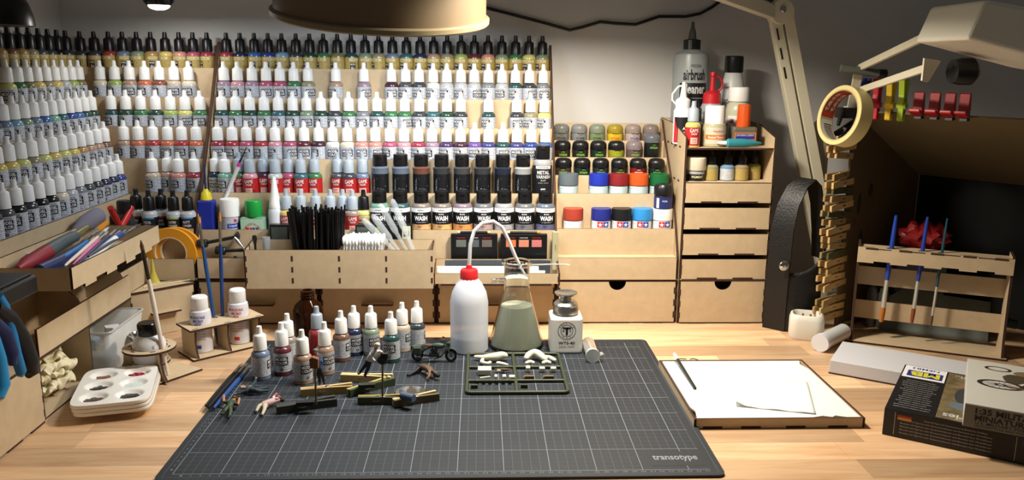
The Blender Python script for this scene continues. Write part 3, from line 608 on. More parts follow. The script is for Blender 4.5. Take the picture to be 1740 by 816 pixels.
for i, x in enumerate(P1):
    X = 47.0+i*3.2
    if i < 4: craft_pot((X, PY[1], PT[1]), '141416', ('2c2018', '20241c', '1c2820', '8a8420')[i], 'black-lidded paint pot, %s, on the second step of the pot rack' % ('brown rim', 'charcoal', 'green-black', 'yellow band')[i], 'print_green')
    elif i == 4: craft_pot((X, PY[1], PT[1]), '9a8e92', '5a4a48', 'mauve clear-lidded paint pot beside the tall wash pot', 'print_green', True)
    else: craft_pot((X, PY[1], PT[1]), '7a7e84', '14181a', 'tall dark wash pot with a clear grey lid at the side board', 'print_green', True, h=4.9)
for i, x in enumerate(P2):
    craft_pot((46.95+i*3.28, PY[2], PT[2]), '131315', ('3a3026', '1c2420', '202820', '1a2218', '6a1c1a', '16201c')[i], 'black-lidded paint pot %s of six on the third step of the pot rack' % ORD[i], 'print_green' if i != 4 else 'print_white')
def star(n=5, r=.3, q=.4): return [((r if k % 2 == 0 else r*q)*math.sin(PI*k/n), (r if k % 2 == 0 else r*q)*math.cos(PI*k/n)) for k in range(2*n)]
def fan(mb, pts, fn, mi):
    n = len(pts); c = (sum(p[0] for p in pts)/n, sum(p[1] for p in pts)/n)
    mb.add([fn(*c)]+[fn(*p) for p in pts], [(0, 1+i, 1+(i+1) % n)[::-1] for i in range(n)], mi)
def hobby_jar(loc, lid, label, stars=True, lw='dfe0e2', group='screw-lid paint jars'):
    t = thing('paint_jar', label, 'paint jar', loc, random.uniform(-.1, .1), group)
    MB().lathe([(1.5, 0), (1.62, .1), (1.62, 2.0), (1.5, 2.2)], 28).build('jar', C(lid, .3), t, smooth=40)
    MB().lathe([(1.7, 2.2), (1.74, 2.27), (1.74, 3.9), (1.66, 4.1), (.05, 4.1)], 32, ribs=(1, 2)).build('screw_lid', C(lid, .4), t, smooth=30)
    l = MB().patch(lambda u, v: cyl(1.635)(-2.6+5.2*u, 1.75*v+.3), 20, 1).build('label_sheet', label_mat('jar_label_'+lw, lw, '3a4a6a', 7, .4), t, smooth=60)
    if stars:
        g = MB(); F_ = cyl(1.645); G = cyl(1.655)
        for s_, mi in ((-1, 0), (1, 1)):
            g.patch(lambda u, v: F_(s_*.52-.5+1.0*u, 1.0+.98*v), 4, 1, mi)
            fan(g, [(p[0]+s_*.52, p[1]+1.47) for p in star(r=.42)], G, 2)
        g.build('star_print', [PRINTR, PRINTB, PRINTW], l)
    return t
for X, c, d in ((47.6, '5a646a', 'grey-lidded paint jar alone on its step of the pot rack'), (52.85, '1c2f9c', 'blue-lidded paint jar beside the dark red one'), (56.3, '7a1e22', 'dark red-lidded paint jar between blue and orange'), (59.8, 'c2501e', 'orange-lidded paint jar beside the dark red one')):
    hobby_jar((X, PY[3], PT[3]), c, d, False, 'b8ccd0')
hobby_jar((63.4, PY[3], PT[3]), '0f5a30', 'green-lidded paint jar beside the side board', False, 'b8ccd0')
for X, c, d, st in ((48.2, '9c3a2c', 'red-brown-lidded jar alone at the divider of the pot rack', False), (53.0, '20297a', 'navy-lidded jar with red and blue stars', True), (56.5, '161618', 'black-lidded jar with red and blue stars', True), (60.05, '2e86c8', 'light blue-lidded jar with red and blue stars', True), (63.5, 'dcdcda', 'white-lidded jar with red and blue stars, under the dropper', True)):
    hobby_jar((X, PY[4], PT[4]), c, d, st)
t = thing('ink_bottle', 'black-capped bottle with a dark blue label on the white jar lid', 'bottle', (63.5, PY[4], PT[4]+4.11))
MB().lathe([(1.4, 0), (1.55, .1), (1.55, 2.1), (1.3, 2.6)], 24).build('body', C('1a1c2c', .3), t, smooth=40); MB().lathe([(1.6, 2.4), (1.62, 3.6), (1.3, 4.1), (.05, 4.3)], 24).build('cap', BLACK, t, smooth=40)
l = MB().patch(lambda u, v: cyl(1.57)(-2.4+4.8*u, .1+1.9*v), 16, 1).build('label_sheet', C('232c66', .4), t); MB().text('MODEL', .9, .25, cyl(1.58), 0, 0, (0, 1.4)).patch(lambda u, v: cyl(1.575)(-1.5+.5*u, .2+1.7*v), 3, 1).build('label_print', PRINTW, l)
# ================================================================== bottles on the tower
TZ = 29.91
def btl(name, label, loc, prof, bmat, cap, cmat, cat='bottle', ribs=None, extra=None, cname='cap', rz=0):
    t = thing(name, label, cat, loc, rz); MB().lathe(prof, 32).build('body', bmat, t, smooth=35); MB().lathe(cap, 28, ribs=ribs).build(cname, cmat, t, smooth=35); return t
t = btl('cleaner_bottle', 'tall translucent airbrush cleaner bottle with a black ribbed cap', (69.35, 66.3, TZ), [(2.9, 0), (3.1, .3), (3.1, 14.2), (2.9, 15.1), (1.6, 15.8), (1.3, 16)], mat('grey_bottle', '9aa0a2', .35, trans=.2), [(1.5, 15.8), (1.5, 17.5), (.8, 17.7)], BLACK, ribs=(0, 1))
MB().lathe([(.75, 17.6), (.6, 18.8), (.3, 19.8), (.25, 20.6)], 14).build('nozzle', C('4c4f4a', .5), t, smooth=40)
l = MB().patch(lambda u, v: cyl(3.115)(-2.6+5.2*u, .6+9.6*v), 18, 1).build('label_sheet', INK, t); F_ = cyl(3.13)
MB().text('MEDEA', 1.9, .5, F_, 0, 0, (.2, 13.1)).text('airbrush', 4.0, 1.9, F_, 0, .03, (0, 11.6)).text('cleaner', 4.2, 1.7, F_, 1, .03, (0, 9.2)).text('for water and solvent paints', 3.6, .3, F_, 1, 0, (0, 7.6)).build('label_print', [INK, C('b8bcbc', .5)], l)
def place(x, Y): return aY(x, 230, Y).x
t = btl('super_glue', 'white glue bottle with a pointed cap and black and red label', (place(1158, 60), 60, TZ), [(1.4, 0), (1.5, .1), (1.5, 5.6), (1.2, 6.1)], WHITE, [(1.25, 5.9), (1.25, 7.4), (.6, 7.9), (.35, 9.8), (.3, 10.4)], WHITE, cname='nozzle_cap')
MB().tube([(-1.1, 0, 6.6), (-1.9, 0, 7.4), (-1.9, 0, 8.4), (-1.0, 0, 9.6), (-.4, 0, 9.8)], .16).build('strap', WHITE, t, smooth=50)
l = MB().patch(lambda u, v: cyl(1.515)(-1.9+3.8*u, .3+4.3*v), 14, 1).build('label_sheet', INK, t); MB().patch(lambda u, v: cyl(1.525)(-1.9+.8*u, .3+(4.3-2.2*u)*v), 6, 2, 0).text('ALL', 1.1, .5, cyl(1.54), 1, .02, (.3, 2.7)).text('GLUE', 1.5, .6, cyl(1.54), 1, .02, (.3, 1.9)).build('label_print', [PRINTR, PRINTW], l)
t = btl('dropper_bottle', 'small black-capped dropper bottle behind the yellow game paint', (place(1181, 57.6), 57.6, TZ), [(1.15, 0), (1.25, .1), (1.25, 3.5), (.8, 4.1)], C('8a8468', .3), [(.93, 4.1), (.9, 6.1), (.42, 6.4), (.3, 7.5)], BLACK)
MB().patch(lambda u, v: cyl(1.265)(-2+4*u, .4+2.8*v), 14, 1).build('label_sheet', LBLAIR, t)
PROTO['game'] = dropper('game'); bottle('game', 'yellow', (place(1176.5, 54.8), 54.8, TZ), 0, 'yellow game paint bottle with red label on the drawer tower'); drop(PROTO['game'])
t = btl('oil_bottle', 'grey bottle with a red pointed cap and loop on the tower', (place(1206, 61.8), 61.8, TZ), [(1.75, 0), (1.9, .1), (1.9, 6.0), (1.5, 6.9)], C('8f979e', .35), [(1.55, 6.7), (1.5, 8.4), (1.2, 8.7), (.5, 9), (.4, 11.3), (.55, 11.5), (.5, 12.1)], C('b01c26', .4), cname='red_cap')
MB().tube([(.4, 0, 11.4), (1.2, 0, 11.2), (1.7, 0, 10.4), (1.6, 0, 9.4), (1.0, 0, 8.9)], .2).build('cap_loop', C('b01c26', .4), t, smooth=50); MB().patch(lambda u, v: cyl(1.915)(-2.6+5.2*u, .8+4.2*v), 14, 1).build('label_sheet', LBL, t)
t = btl('isopropanol_bottle', 'white conical bottle with a black cap, tallest beside the arm lamp', (place(1240, 67.2), 67.2, TZ), [(2.3, 0), (2.4, .2), (2.4, 7.8), (2.1, 9.2), (1.4, 12.2), (1.3, 12.4)], C('c9cccc', .35), [(1.55, 12.0), (1.65, 12.2), (1.6, 14.7), (1.45, 14.9)], BLACK)
MB().text('ISOPROPYL', 4.2, .75, cyl(2.42), 0, .01, (-.3, 7.0)).text('ALCOHOL', 3.2, .5, cyl(2.42), 0, 0, (0, 5.8)).build('label_print', INK, t)
t = btl('clear_coat_bottle', 'clear bottle with a flat white cap and hobby maker label', (place(1251, 62), 62, TZ), [(1.9, 0), (2.1, .15), (2.1, 5.6), (1.9, 6.6), (1.3, 7.4)], C('b4b49c', .25), [(1.72, 7.2), (1.75, 7.4), (1.75, 9.4), (1.65, 9.6)], WHITE)
l = MB().patch(lambda u, v: cyl(2.115)(-2.4+4.8*u, .4+4.4*v), 16, 1).build('label_sheet', C('d8d8d4', .4), t)
MB().text('Humbrol', 2.3, .6, cyl(2.13), 0, .02, (.3, 3.9)).text('Clear', 1.9, .9, cyl(2.13), 1, .02, (.2, 2.5)).patch(lambda u, v: cyl(2.125)(-1.9+.6*u, 3.6+.25*v), 2, 1, 2).patch(lambda u, v: cyl(2.125)(-1.8+.6*u, 3.95+.25*v), 2, 1, 0).build('label_print', [PRINTR, INK, PRINTB], l)
t = btl('thinner_bottle', 'squat clear bottle of thinners with a ribbed white cap and orange band', (place(1213, 56.2), 56.2, TZ), [(1.8, 0), (2.0, .15), (2.0, 3.1), (1.8, 3.7), (1.5, 3.9)], mat('yellowish_glass', 'c8c4a0', .1, trans=.35, ior=1.35), [(1.68, 3.8), (1.7, 3.95), (1.65, 6.5), (1.5, 6.7)], WHITE, ribs=(1, 2))
l = MB().patch(lambda u, v: cyl(2.015)(-2.0+4.0*u, .5+2.7*v), 16, 1).build('label_sheet', C('bcb8a8', .4), t)
MB().patch(lambda u, v: cyl(2.025)(-2.0+4*u, 1.25+.75*v), 14, 1, 0).text('Humbrol', 1.7, .35, cyl(2.035), 1, .01, (.2, 2.6)).text('Enamel Thinners', 2.9, .36, cyl(2.035), 2, .01, (0, 1.62)).text('28ml', .6, .22, cyl(2.035), 1, 0, (.2, .8)).build('label_print', [C('d0702a', .4), PRINTR, PRINTW], l)
t = thing('cement_bottle', 'square bottle with a tall orange cap beside the teal tube', 'bottle', (place(1262, 57.3), 57.3, TZ)); MB().box(-2.1, -1.4, 0, 2.1, 1.4, 3.2).build('body', mat('brown_glass', '7a7264', .2, trans=.3), t, bevel=.4)
MB().lathe([(1.15, 3.2), (1.2, 3.3), (1.1, 6.7), (.95, 6.85)], 20, ribs=(1, 2)).build('cap', C('d2551e', .4), t, smooth=35)
MB().box(-1.8, -1.43, .3, 1.8, -1.405, 2.3).box(-1.6, -1.44, 1.2, 1.6, -1.43, 2.1, mi=1).box(-1.6, -1.44, .45, 1.6, -1.43, 1.0, mi=2).text('LIMONENE CEMENT', 3.0, .3, front(0, -1.445, 1.85), 2).build('label_sheet', [C('d07838', .4), C('33378a', .4), PRINTW], t)
t = thing('glue_tube', 'teal glue tube with a white nozzle lying on the tower', 'tube', (place(1262, 54.0), 54.0, TZ)); tb = MB(); tb.lathe([(.05, -2.6), (.65, -2.5), (.7, -1.8)], 16, (0, 0, .75), ax='x')
MB().lathe([(.45, -2.7), (.72, -2.4), (.72, .2), (.5, 1.8), (.12, 3.2)], 18, (0, 0, .73), ax='x').build('body', C('2f7f8c', .35), t, smooth=40); MB().lathe([(.12, -4.2), (.28, -3.6), (.35, -2.7)], 12, (0, 0, .73), ax='x').build('nozzle', WHITE, t, smooth=40)
# open bay of the tower
TB = 24.21
t = btl('pigment_jar', 'white-lidded pigment jar in the open bay of the tower', (68.4, 55.6, TB), [(1.5, 0), (1.55, .1), (1.55, 1.5), (1.4, 1.9)], C('9a9c9c', .3), [(1.65, 1.8), (1.7, 1.9), (1.7, 3.8), (1.55, 3.95)], C('d4ccb8', .4))
l = MB().patch(lambda u, v: cyl(1.565)(-2+4*u, .1+1.1*v), 14, 1).build('label_sheet', INK, t); MB().text('PIGMENT', 2.0, .4, cyl(1.58), 0, .02, (0, .75)).build('label_print', C('d8d0a0', .5), l)
for x, Y, c, lc_ in ((1208, 56, '8a8a6a', LBLAIR), (1235.5, 56, '6a8ca8', LBL), (1259.5, 56, '94806a', LBLAIR), (1280, 57.5, '9aa054', LBLAIR)):
    t = btl('dropper_bottle', 'black-capped small bottle of %s paint in the tower bay' % {'8a8a6a': 'olive', '6a8ca8': 'light blue', '94806a': 'taupe', '9aa054': 'lime'}[c], (aY(x, 290, Y).x, Y, TB), [(1.1, 0), (1.2, .1), (1.2, 2.3), (.8, 2.7)], C(c, .3), [(.85, 2.6), (.85, 3.9), (.4, 4.3), (.3, 5.0)], BLACK)
    MB().patch(lambda u, v: cyl(1.215)(-2+4*u, .2+1.8*v), 14, 1).build('label_sheet', lc_, t)
# ================================================================== sixth-row bottles at the divider and corner
Z6 = TR[5]+.002
t = thing('cement_dispenser', 'blue plastic cement dispenser with a yellow cap and steel needle', 'bottle', (aY(352, 360, 57.4).x, 57.4, Z6)); MB().box(-1.35, -1.1, 0, 1.35, 1.1, 5.6).build('body', C('20309a', .35), t, bevel=.3)
MB().lathe([(.85, 5.55), (.95, 5.7), (.75, 6.8), (.45, 7.2), (.35, 7.5)], 18).build('cap', C('dccb2a', .4), t, smooth=40); MB().tube([(0, 0, 7.4), (0, 0, 11.6)], [.22, .18], 8).build('needle_cover', C('2a3468', .4), t)
t = btl('thinner_jar', 'glass jar with a wide ribbed white cap beside the blue dispenser', (aY(390, 360, 56.9).x, 57.1, Z6), [(1.5, 0), (1.55, .12), (1.55, 2.9), (1.4, 3.2)], C('5a5c58', .2), [(1.6, 3.0), (1.64, 3.1), (1.62, 5.7), (1.5, 5.9)], WHITE, ribs=(1, 2))
l = MB().patch(lambda u, v: cyl(1.56)(-1.9+3.8*u, .9+2.0*v), 12, 1).build('label_sheet', LBL, t); MB().patch(lambda u, v: cyl(1.565)(-.1+2*u, 1.1+.8*v), 8, 1, 0).text('Liquid', 1.4, .5, cyl(1.58), 1, .01, (.9, 1.5)).patch(lambda u, v: cyl(1.565)(1.0+.5*u, 2.1+.5*v), 3, 1, 2).build('label_print', [PRINTB, PRINTW, PRINTR], l)
t = thing('extra_thin_cement', 'square glass cement bottle with a green cap and starred label', 'bottle', (aY(431, 360, 57.2).x, 57.2, Z6)); MB().box(-2.1, -1.3, 0, 2.1, 1.3, 2.9).build('body', mat('greenish_glass', '8ab09a', .15, trans=.3), t, bevel=.35); MB().lathe([(1.35, 2.9), (1.45, 3.1), (1.42, 5.4), (1.3, 5.6)], 24, ribs=(1, 2)).build('cap', C('188c3a', .35), t, smooth=35)
g = MB().box(-1.9, -1.34, .1, 1.9, -1.31, 2.6)
AR = lambda u, v: ((1.25+v)*math.sin(u/1.3), -1.35, .55+(1.25+v)*math.cos(u/1.3))
g.text('TAMIYA EXTRA THIN CEMENT', 3.6, .4, AR, 1, .01)
for s_, mi in ((-.5, 1), (.5, 2)): g.box(s_-.48, -1.35, .25, s_+.48, -1.34, 1.2, mi=mi); fan(g, [(p[0]+s_, p[1]+.72) for p in star(r=.42)], front(0, -1.36, 0), 3)
g.build('label_sheet', [C('a8ccb0', .4), PRINTR, PRINTB, PRINTW], t)
t = btl('white_glue_bottle', 'white tapering glue bottle with a long nozzle above the straws', (aY(468, 360, 57.1).x, 57.1, Z6), [(1.1, 0), (1.2, .1), (1.2, 3.6), (1.05, 4.2), (.95, 4.4)], MILK, [(1.0, 4.3), (1.05, 4.5), (.9, 5.3), (.55, 7.4), (.3, 9.6)], WHITE, cname='nozzle')
# varnishes and inks in the corner
for x, Y, tx, st, lb in ((233, 57.4, ('GLOSS', 'BASE'), 'b03020', 'behind the decal fix'), (254, 55.85, ('DECAL', 'FIX'), '2a88b8', 'reading decal fix'), (275, 57.4, ('GLOSS', 'VARNISH'), 'b03020', 'between decal fix and satin varnish'), (295.5, 55.85, ('SATIN', 'VARNISH'), '9ab050', 'reading satin varnish'), (319.5, 56.0, ('MATT', 'VARNISH'), '2a78b8', 'reading matt varnish at the divider')):
    t = thing('varnish_bottle', 'black-capped clear dropper bottle %s' % lb, 'bottle', (aY(x, 360, Y).x, Y, Z6), 0, 'varnish droppers in the corner')
    MB().lathe([(1.15, 0), (1.25, .08), (1.25, 3.45), (1.18, 3.75), (.95, 4.0), (.72, 4.1), (.72, 4.35)], 24).build('body', C('b8bcc0', .25), t, smooth=40); capmesh(MB()).build('cap', BLACK, t, smooth=35)
    l = patch_label(1.265, .15, 3.05, 260).build('label_sheet', LBLBLACK, t, smooth=60); MB().patch(lambda u, v: cyl(1.287)(-1.1+2.2*u, 2.8+.25*v), 8, 1, 0).text(tx[0], 1.2, .45, cyl(1.302), 1, .015, (0, 2.3)).text(tx[1], 1.5 if len(tx[1]) > 4 else .9, .42, cyl(1.302), 1, .015, (0, 1.7)).text('vallejo', .6, .15, cyl(1.302), 1, 0, (0, 1.2)).build('label_print', [C(st, .4), PRINTW], l)
plate(MB(), -25.6, 42.6, TR[5]-.3, -21.9, 53.9, TR[5]-.001).build('upper_shelf', MB2, cl); plate(MB(), -21.9, 42.6, 13.2, -21.65, 53.9, 15.6).build('upper_lip', MB2, cl)
for px, Xw, s_, lb in ((211, -23.7, 1.0, 'big black-capped ink bottle with a white label in the corner'), (194, -23.55, .8, 'middle black-capped ink bottle in the corner, before the big one'), (170, -23.6, .78, 'small black-capped ink bottle at the wing end of the corner')):
    P = aX(px, 360, Xw); t = thing('ink_bottle', lb, 'bottle', (Xw, min(P.y, 52.2), Z6), R(35), 'ink bottles')
    k = s_*.95; MB().lathe([(1.5*k, 0), (1.6*k, .1), (1.6*k, 3.2*s_), (1.2*k, 4.6*s_), (.9*k, 5.0*s_)], 24).build('body', C('2a2a2c' if s_ == 1 else '5a5e62', .15), t, smooth=40); MB().lathe([(1.1*k, 4.8*s_), (1.15*k, 5*s_), (1.1*k, 6.6*s_), (.9*k, 6.8*s_)] if s_ == 1 else [(1.1*k, 4.6*s_), (1.0*k, 6.2*s_), (.5*k, 6.6*s_), (.35*k, 7.6*s_)], 20, ribs=(1, 2)).build('cap', BLACK, t, smooth=35)
    l = MB().patch(lambda u, v: cyl(1.61*k)(-1.9*k+3.8*k*u, .3+2.5*s_*v), 12, 1).build('label_sheet', C('c8c8c8', .4), t); MB().text('AK', .7, .5, cyl(1.63*k), 0, .02, (.3, 2.1*s_)).patch(lambda u, v: cyl(1.62*k)(-1.9*k+3.8*k*u, .3+.7*v), 10, 1, 1).build('label_print', [PRINTR, PRINTB], l)
# ================================================================== in and behind the long bin
BZ = 8.06
stv = MB().tube([(0, 0, 0), (0, 0, 12.4)], .165, 7)
st0 = stv.build('drinking_straw', C('0c0c0d', .3), smooth=50); me_s = st0.data; bpy.data.objects.remove(st0)
random.seed(11); k = 0
for i in range(12):
    for j in range(7):
        x = 3.4+i*.565+random.uniform(-.08, .08); y_ = 47.75+j*.62+random.uniform(-.06, .06)
        o = bpy.data.objects.new('drinking_straw', me_s); COL.objects.link(o); fan_ = (x-6.4)/3.4
        o.location = Vector((x+.2, y_, BZ))*S; o.rotation_euler = (random.uniform(-.03, .015), max(-.2, min(.13, .04*fan_+random.uniform(-.035, .03)-(.07 if i < 2 else 0))), 0); o.scale = (1, 1, random.uniform(.93, 1.03))
        tag(o, 'thin black plastic straw standing in the long bin', 'straw', 'black straws in the long bin')
sw = MB().tube([(0, 0, 0), (0, 0, 6.9)], .1, 6).build('cotton_swab', WHITE); hd = MB().lathe([(.12, 6.3), (.24, 6.55), (.27, 7.0), (.22, 7.4), (.08, 7.55)], 10).build('cotton_tip', mat('cotton', 'f2f2f2', .95), sw, smooth=50)
tag(sw, 'white cotton swab standing tip up in the long bin', 'cotton swab', 'cotton swabs in the long bin')
for i in range(13):
    for j in range(6):
        o = sw if i+j == 0 else dup(sw)
        o.location = Vector((10.75+i*.5+random.uniform(-.06, .06), 48.0+j*.78+random.uniform(-.08, .08), BZ+random.uniform(0, .5)))*S; o.rotation_euler = (0, 0, 0)
pp = None
PIP = [(618, 372), (630, 362), (645, 348), (665, 338), (667, 342)]
for i, (hx, hy, fx) in enumerate(((616, 372, 668), (632, 364, 676), (645, 346, 690), (666, 338, 700), (672, 352, 703))):
    Yp = 48.6+i*.75; a = aY(hx, hy, Yp); b = aY(fx, 424, Yp); a, b = Vector(a), Vector(b); d = (b-a).normalized(); b = a+d*((BZ+.3-a.z)/d.z)
    if b.x > 24.2: b.x = 24.0-.1*i; d = (b-a).normalized()
    L_ = (b-a).length; t = thing('pipette', 'clear plastic dropper pipette leaning in the long bin', 'pipette', b, 0, 'pipettes in the long bin'); q = a-b
    u = q/L_; pts = [u*.0, u*(L_*.55), u*(L_*.62), u*(L_*.66), u*(L_*.93), u*(L_*.98), u*L_]
    MB().tube(pts, [.12, .3, .34, .52, .52, .4, .1], 14).build('bulb_and_stem', mat('pipette_plastic', 'd0d8dc', .1, alpha=.28), t, smooth=50)
# small things in the first bay
for i, (x, y0, x2, y2, m_, nm, lb) in enumerate(((398, 404, 416, 424, STEEL, 'spatula', 'steel spatula leaning in the first bay of the long bin'), (432, 400, 418, 424, DARKSTEEL, 'tweezers', 'steel tweezers leaning in the first bay of the long bin'))):
    a = aY(x, y0, 49.5); b = aY(x2, y2, 49.5); b = a+(b-a)*((BZ+.1-a.z)/(b.z-a.z)); a.x = max(a.x, -4.0+i*.8) if 0 else a.x
    b.x = max(b.x, -4.2+i*.8); t = thing(nm, lb, 'tool', b); MB().tube([(0, 0, 0), (a-b)*.8, (a-b)*.93, a-b], [.18, .2, .42, .3], 8).build('shaft', m_, t, smooth=50)
t = thing('sample_vial', 'small clear cap standing in the first bay of the long bin', 'vial', (-2.0, 50.5, BZ)); MB().lathe([(.6, 0), (.62, 7.4), (.5, 7.4), (.48, .2)], 14).build('tube', FROST, t, smooth=50)
def powder_box(x0, x1, letter, lb):
    t = thing('pigment_box', lb, 'box', ((x0+x1)/2, 54.2, 8.02)); w_ = (x1-x0)/2
    MB().box(-w_, -.7, 0, w_, .7, 8.9).build('case', C('15171a', .3), t, bevel=.1)
    g = MB().box(-w_+.3, -.73, 5.6, -w_+2.9, -.7, 8.5, mi=0).box(w_-1.7, -.73, 5.2, w_-.3, -.7, 8.7, mi=1).box(-w_+3.3, -.73, 5.4, -w_+4.0, -.7, 8.5, mi=3)
    g.text(letter, .9, .9, lambda u, v: (w_-1.0-v, -.75, 7.4+u), 2, .03); g.build('label_print', [C('4a5048', .2), C('c8c8a8', .5), INK, C('8a9a38', .5)], t)
powder_box(-2.2, 4.4, 'A', 'black weathering powder box marked A behind the straws'); powder_box(11.8, 21.2, 'E', 'black weathering powder box marked E behind the pipettes')
# ------------------------------------------------------------------ tray beside the bin
for i, (x0, cols) in enumerate(((27.5, ('5a625c', '4a5258', '5c5450')), (35.8, ('c86a3a', 'c07860', 'b86a68')))):
    t = thing('weathering_set', 'black weathering pastel case with three %s pans behind the white strips' % ('grey', 'orange and pink')[i], 'case', (x0+3.9, 53.75-.25, 8.02+.0)); t.location.y = 54.35*S
    MB().box(-3.9, -.45, 0, 3.9, .45, 7.3).build('case', C('131416', .25), t, bevel=.15)
    for j, c in enumerate(cols): MB().box(-3.0+j*2.15, -.5, 5.1, -1.35+j*2.15, -.45, 6.3).build('pan', C(c, .8), t)
    g = MB()
    for j in range(3): g.text('WEATHER', 1.4, .18, front(-2.2+j*2.15, -.47, 6.65), j % 2)
    g.build('label_print', [PRINTR, C('d0d0d0', .4)], t)
    b = MB().tube([(-2.4, 0, 7.5), (2.2, 0, 7.5)], [.2, .24], 8); o = b.build('applicator', C('1a1a1c', .3), t, smooth=50); MB().sph((-2.5, 0, 7.5), (.4, .22, .22), 10, 6).sph((2.4, 0, 7.5), (.4, .24, .24), 10, 6, 1).build('sponge_tip', [C('d8cfa8', .9), C(('b8ac88', 'd08a30')[i], .9)], o)
for i, (x0, x1, y_, m_) in enumerate(((26.2, 43.6, 49.9, 'b4b8b8'), (25.8, 44.4, 50.6, 'e4e6e6'), (25.5, 42.6, 51.3, 'c8ccca'), (25.6, 43.0, 50.0, 'eceeee'), (25.9, 42.0, 50.9, 'f0f0f0'), (26.6, 44.0, 51.9, '3c4248'), (25.4, 40.4, 50.2, 'eeeeee'))):
    z0 = 8.36+[0, 0, 0, .5, .5, 0, 1.0][i]; hgt = .48 if i != 5 else 2.9
    z0 = [8.36, 8.36, 8.36, 8.86, 8.86, 8.36, 9.36][i]
    tag(MB().box(-(x1-x0)/2, -.33, 0, (x1-x0)/2, .33, hgt if i not in (6, 4, 3) else [0, 0, 0, 1.1, 1.6, 0, 1.3][i]).build('plastic_strip', C(m_, .4), None, ((x0+x1)/2, y_, z0), random.uniform(-.006, .006)), ('grey under the pile', 'long white at the lip', 'dull white at the back', 'wide white on the long one', 'bright white in the middle', 'dark grey upright', 'topmost white')[i]+' plastic strip in the sprue tray', 'plastic strip', 'strips in the sprue tray')
def clothespin(name, label, loc, rz, mats, tilt=(0, 0), group=None, L=7.2, parent=None, rot=None):
    t = thing(name, label, 'clothespin', loc, rz, group)
    if rot: t.rotation_euler = rot
    h = L/2
    for s_, m_ in ((1, mats[0]), (-1, mats[1])):
        MB().poly([(-h, s_*.02), (-h+.3, s_*.0), (-.9, s_*.02), (-.5, s_*.12), (-.2, s_*.03), (h-.1, s_*.38), (h, s_*.42), (h, s_*.78), (.4, s_*.5), (-h, s_*.46)], 'z', 0, 1.0).build('jaw', m_, t, bevel=.04)
    MB().lathe([(.3, 0), (.36, .05), (.36, .95), (.3, 1.0)], 12, (.1, 0, .02)).tube([(.1, .35, .5), (-.5, .58, .5), (-1.1, .5, .5)], .06, 6).tube([(.1, -.35, .5), (-.5, -.58, .5), (-1.1, -.5, .5)], .06, 6).build('spring', STEEL, t, smooth=50)
    return t
PINE = C('c9ae7c', .6); PINE2 = C('a88c58', .65)
t = clothespin('clothespin', 'worn green-tinted clothespin standing beside the rack divider', (45.2, 51.2, 13.0), 0, (C('8a9a80', .6), C('a09a7c', .6)), rot=(0, R(90), R(0)), L=6.4); t.location = Vector((44.4, 53.6, 12.6))*S
t = tag(MB().tube([(0, 0, 0), (5.5, -.6, .25), (8.5, -1.0, .3)], [.16, .12, .05], 8).build('scriber', STEEL, None, (38.6, 50.9, 10.75), 0, smooth=50), 'steel scriber lying over the end of the white strips', 'tool')
# ------------------------------------------------------------------ shelf behind the first lip: clamps
def clampscrew(loc, rz, lb):
    t = thing('screw_clamp', lb, 'clamp', loc, rz); MB().tube([(-2.6, 0, 0), (2.4, 0, 1.0)], .3, 10).build('bar', C('1a1b1d', .4), t, smooth=50)
    MB().lathe([(.62, -.8), (.72, -.6), (.72, .6), (.62, .8)], 12, (-2.9, 0, -.05), ax='x', ribs=(1, 2)).build('handle', C('17181a', .45), t); MB().lathe([(.4, -.3), (.85, 0), (.85, .25), (.4, .5)], 16, (2.7, 0, 1.1), ax='x').build('pad', C('17181a', .45), t, smooth=40)
    return t
clampscrew((-10.4, 53.85, 13.75), 0, 'black screw clamp resting over the divider board'); t = clampscrew((-7.6, 54.05, 12.0), 0, 'lower black screw clamp lying behind the lip'); t.rotation_euler = (0, R(10), 0)
t = thing('wire_stand', 'small black tripod behind the lip of the back shelf', 'stand', (-8.2, 54.2, 8.02)); 
for dx in (-2.0, 1.9, .3): MB().tube([(dx, .2 if dx > 1 else 0, 0), (0, 0, 3.4)], .18, 8).build('leg', C('2a2c2e', .4), t, smooth=50)
t = thing('small_bag', 'crumpled clear plastic bag with blue parts behind the lip', 'bag', (-6.0+.6, 54.1, 8.02)); b = MB().sph((0, 0, 1.9), (1.6, .75, 1.95), 14, 10)
b.v = [(x*(1+.15*math.sin(z*3+x*4)), y_, z*(1+.1*math.sin(x*5))) for x, y_, z in b.v]; b.build('film', mat('bag_film', 'b8bcbc', .2, trans=.6, ior=1.1), t, smooth=40); MB().box(-.9, -.2, .2, .6, .3, 1.2).build('part_lump', C('3a5a78', .5), t)
# ------------------------------------------------------------------ corner: orange tape rolls, sticks, foam
def taperoll(name, label, loc, ro, ri, wd, col, core, rot, cat='tape roll'):
    t = thing(name, label, cat, loc); t.rotation_euler = rot
    MB().lathe([(ri+.22, -wd/2), (ro-.05, -wd/2), (ro, -wd/2+.06), (ro, wd/2-.06), (ro-.05, wd/2), (ri+.22, wd/2), (ri+.22, -wd/2)], 48, close=False).build('tape', C(col, .5), t, smooth=30)
    MB().lathe([(ri, -wd/2-.01), (ri+.22, -wd/2-.01), (ri+.22, wd/2+.01), (ri, wd/2+.01), (ri, -wd/2-.01)], 48, close=False).build('core', C(core, .7), t, smooth=30); return t
for x, ro, Yt, lb in ((-18.3, 4.2, 53.25, 'orange masking tape roll in front, standing in the corner shelf'), (-17.5, 4.2, 53.9, 'orange masking tape roll behind the other in the corner shelf')):
    taperoll('masking_tape', lb, (x, Yt, 8.03+ro), ro, 2.5, .6, 'd8921c', 'd8b890', (R(90), 0, 0))
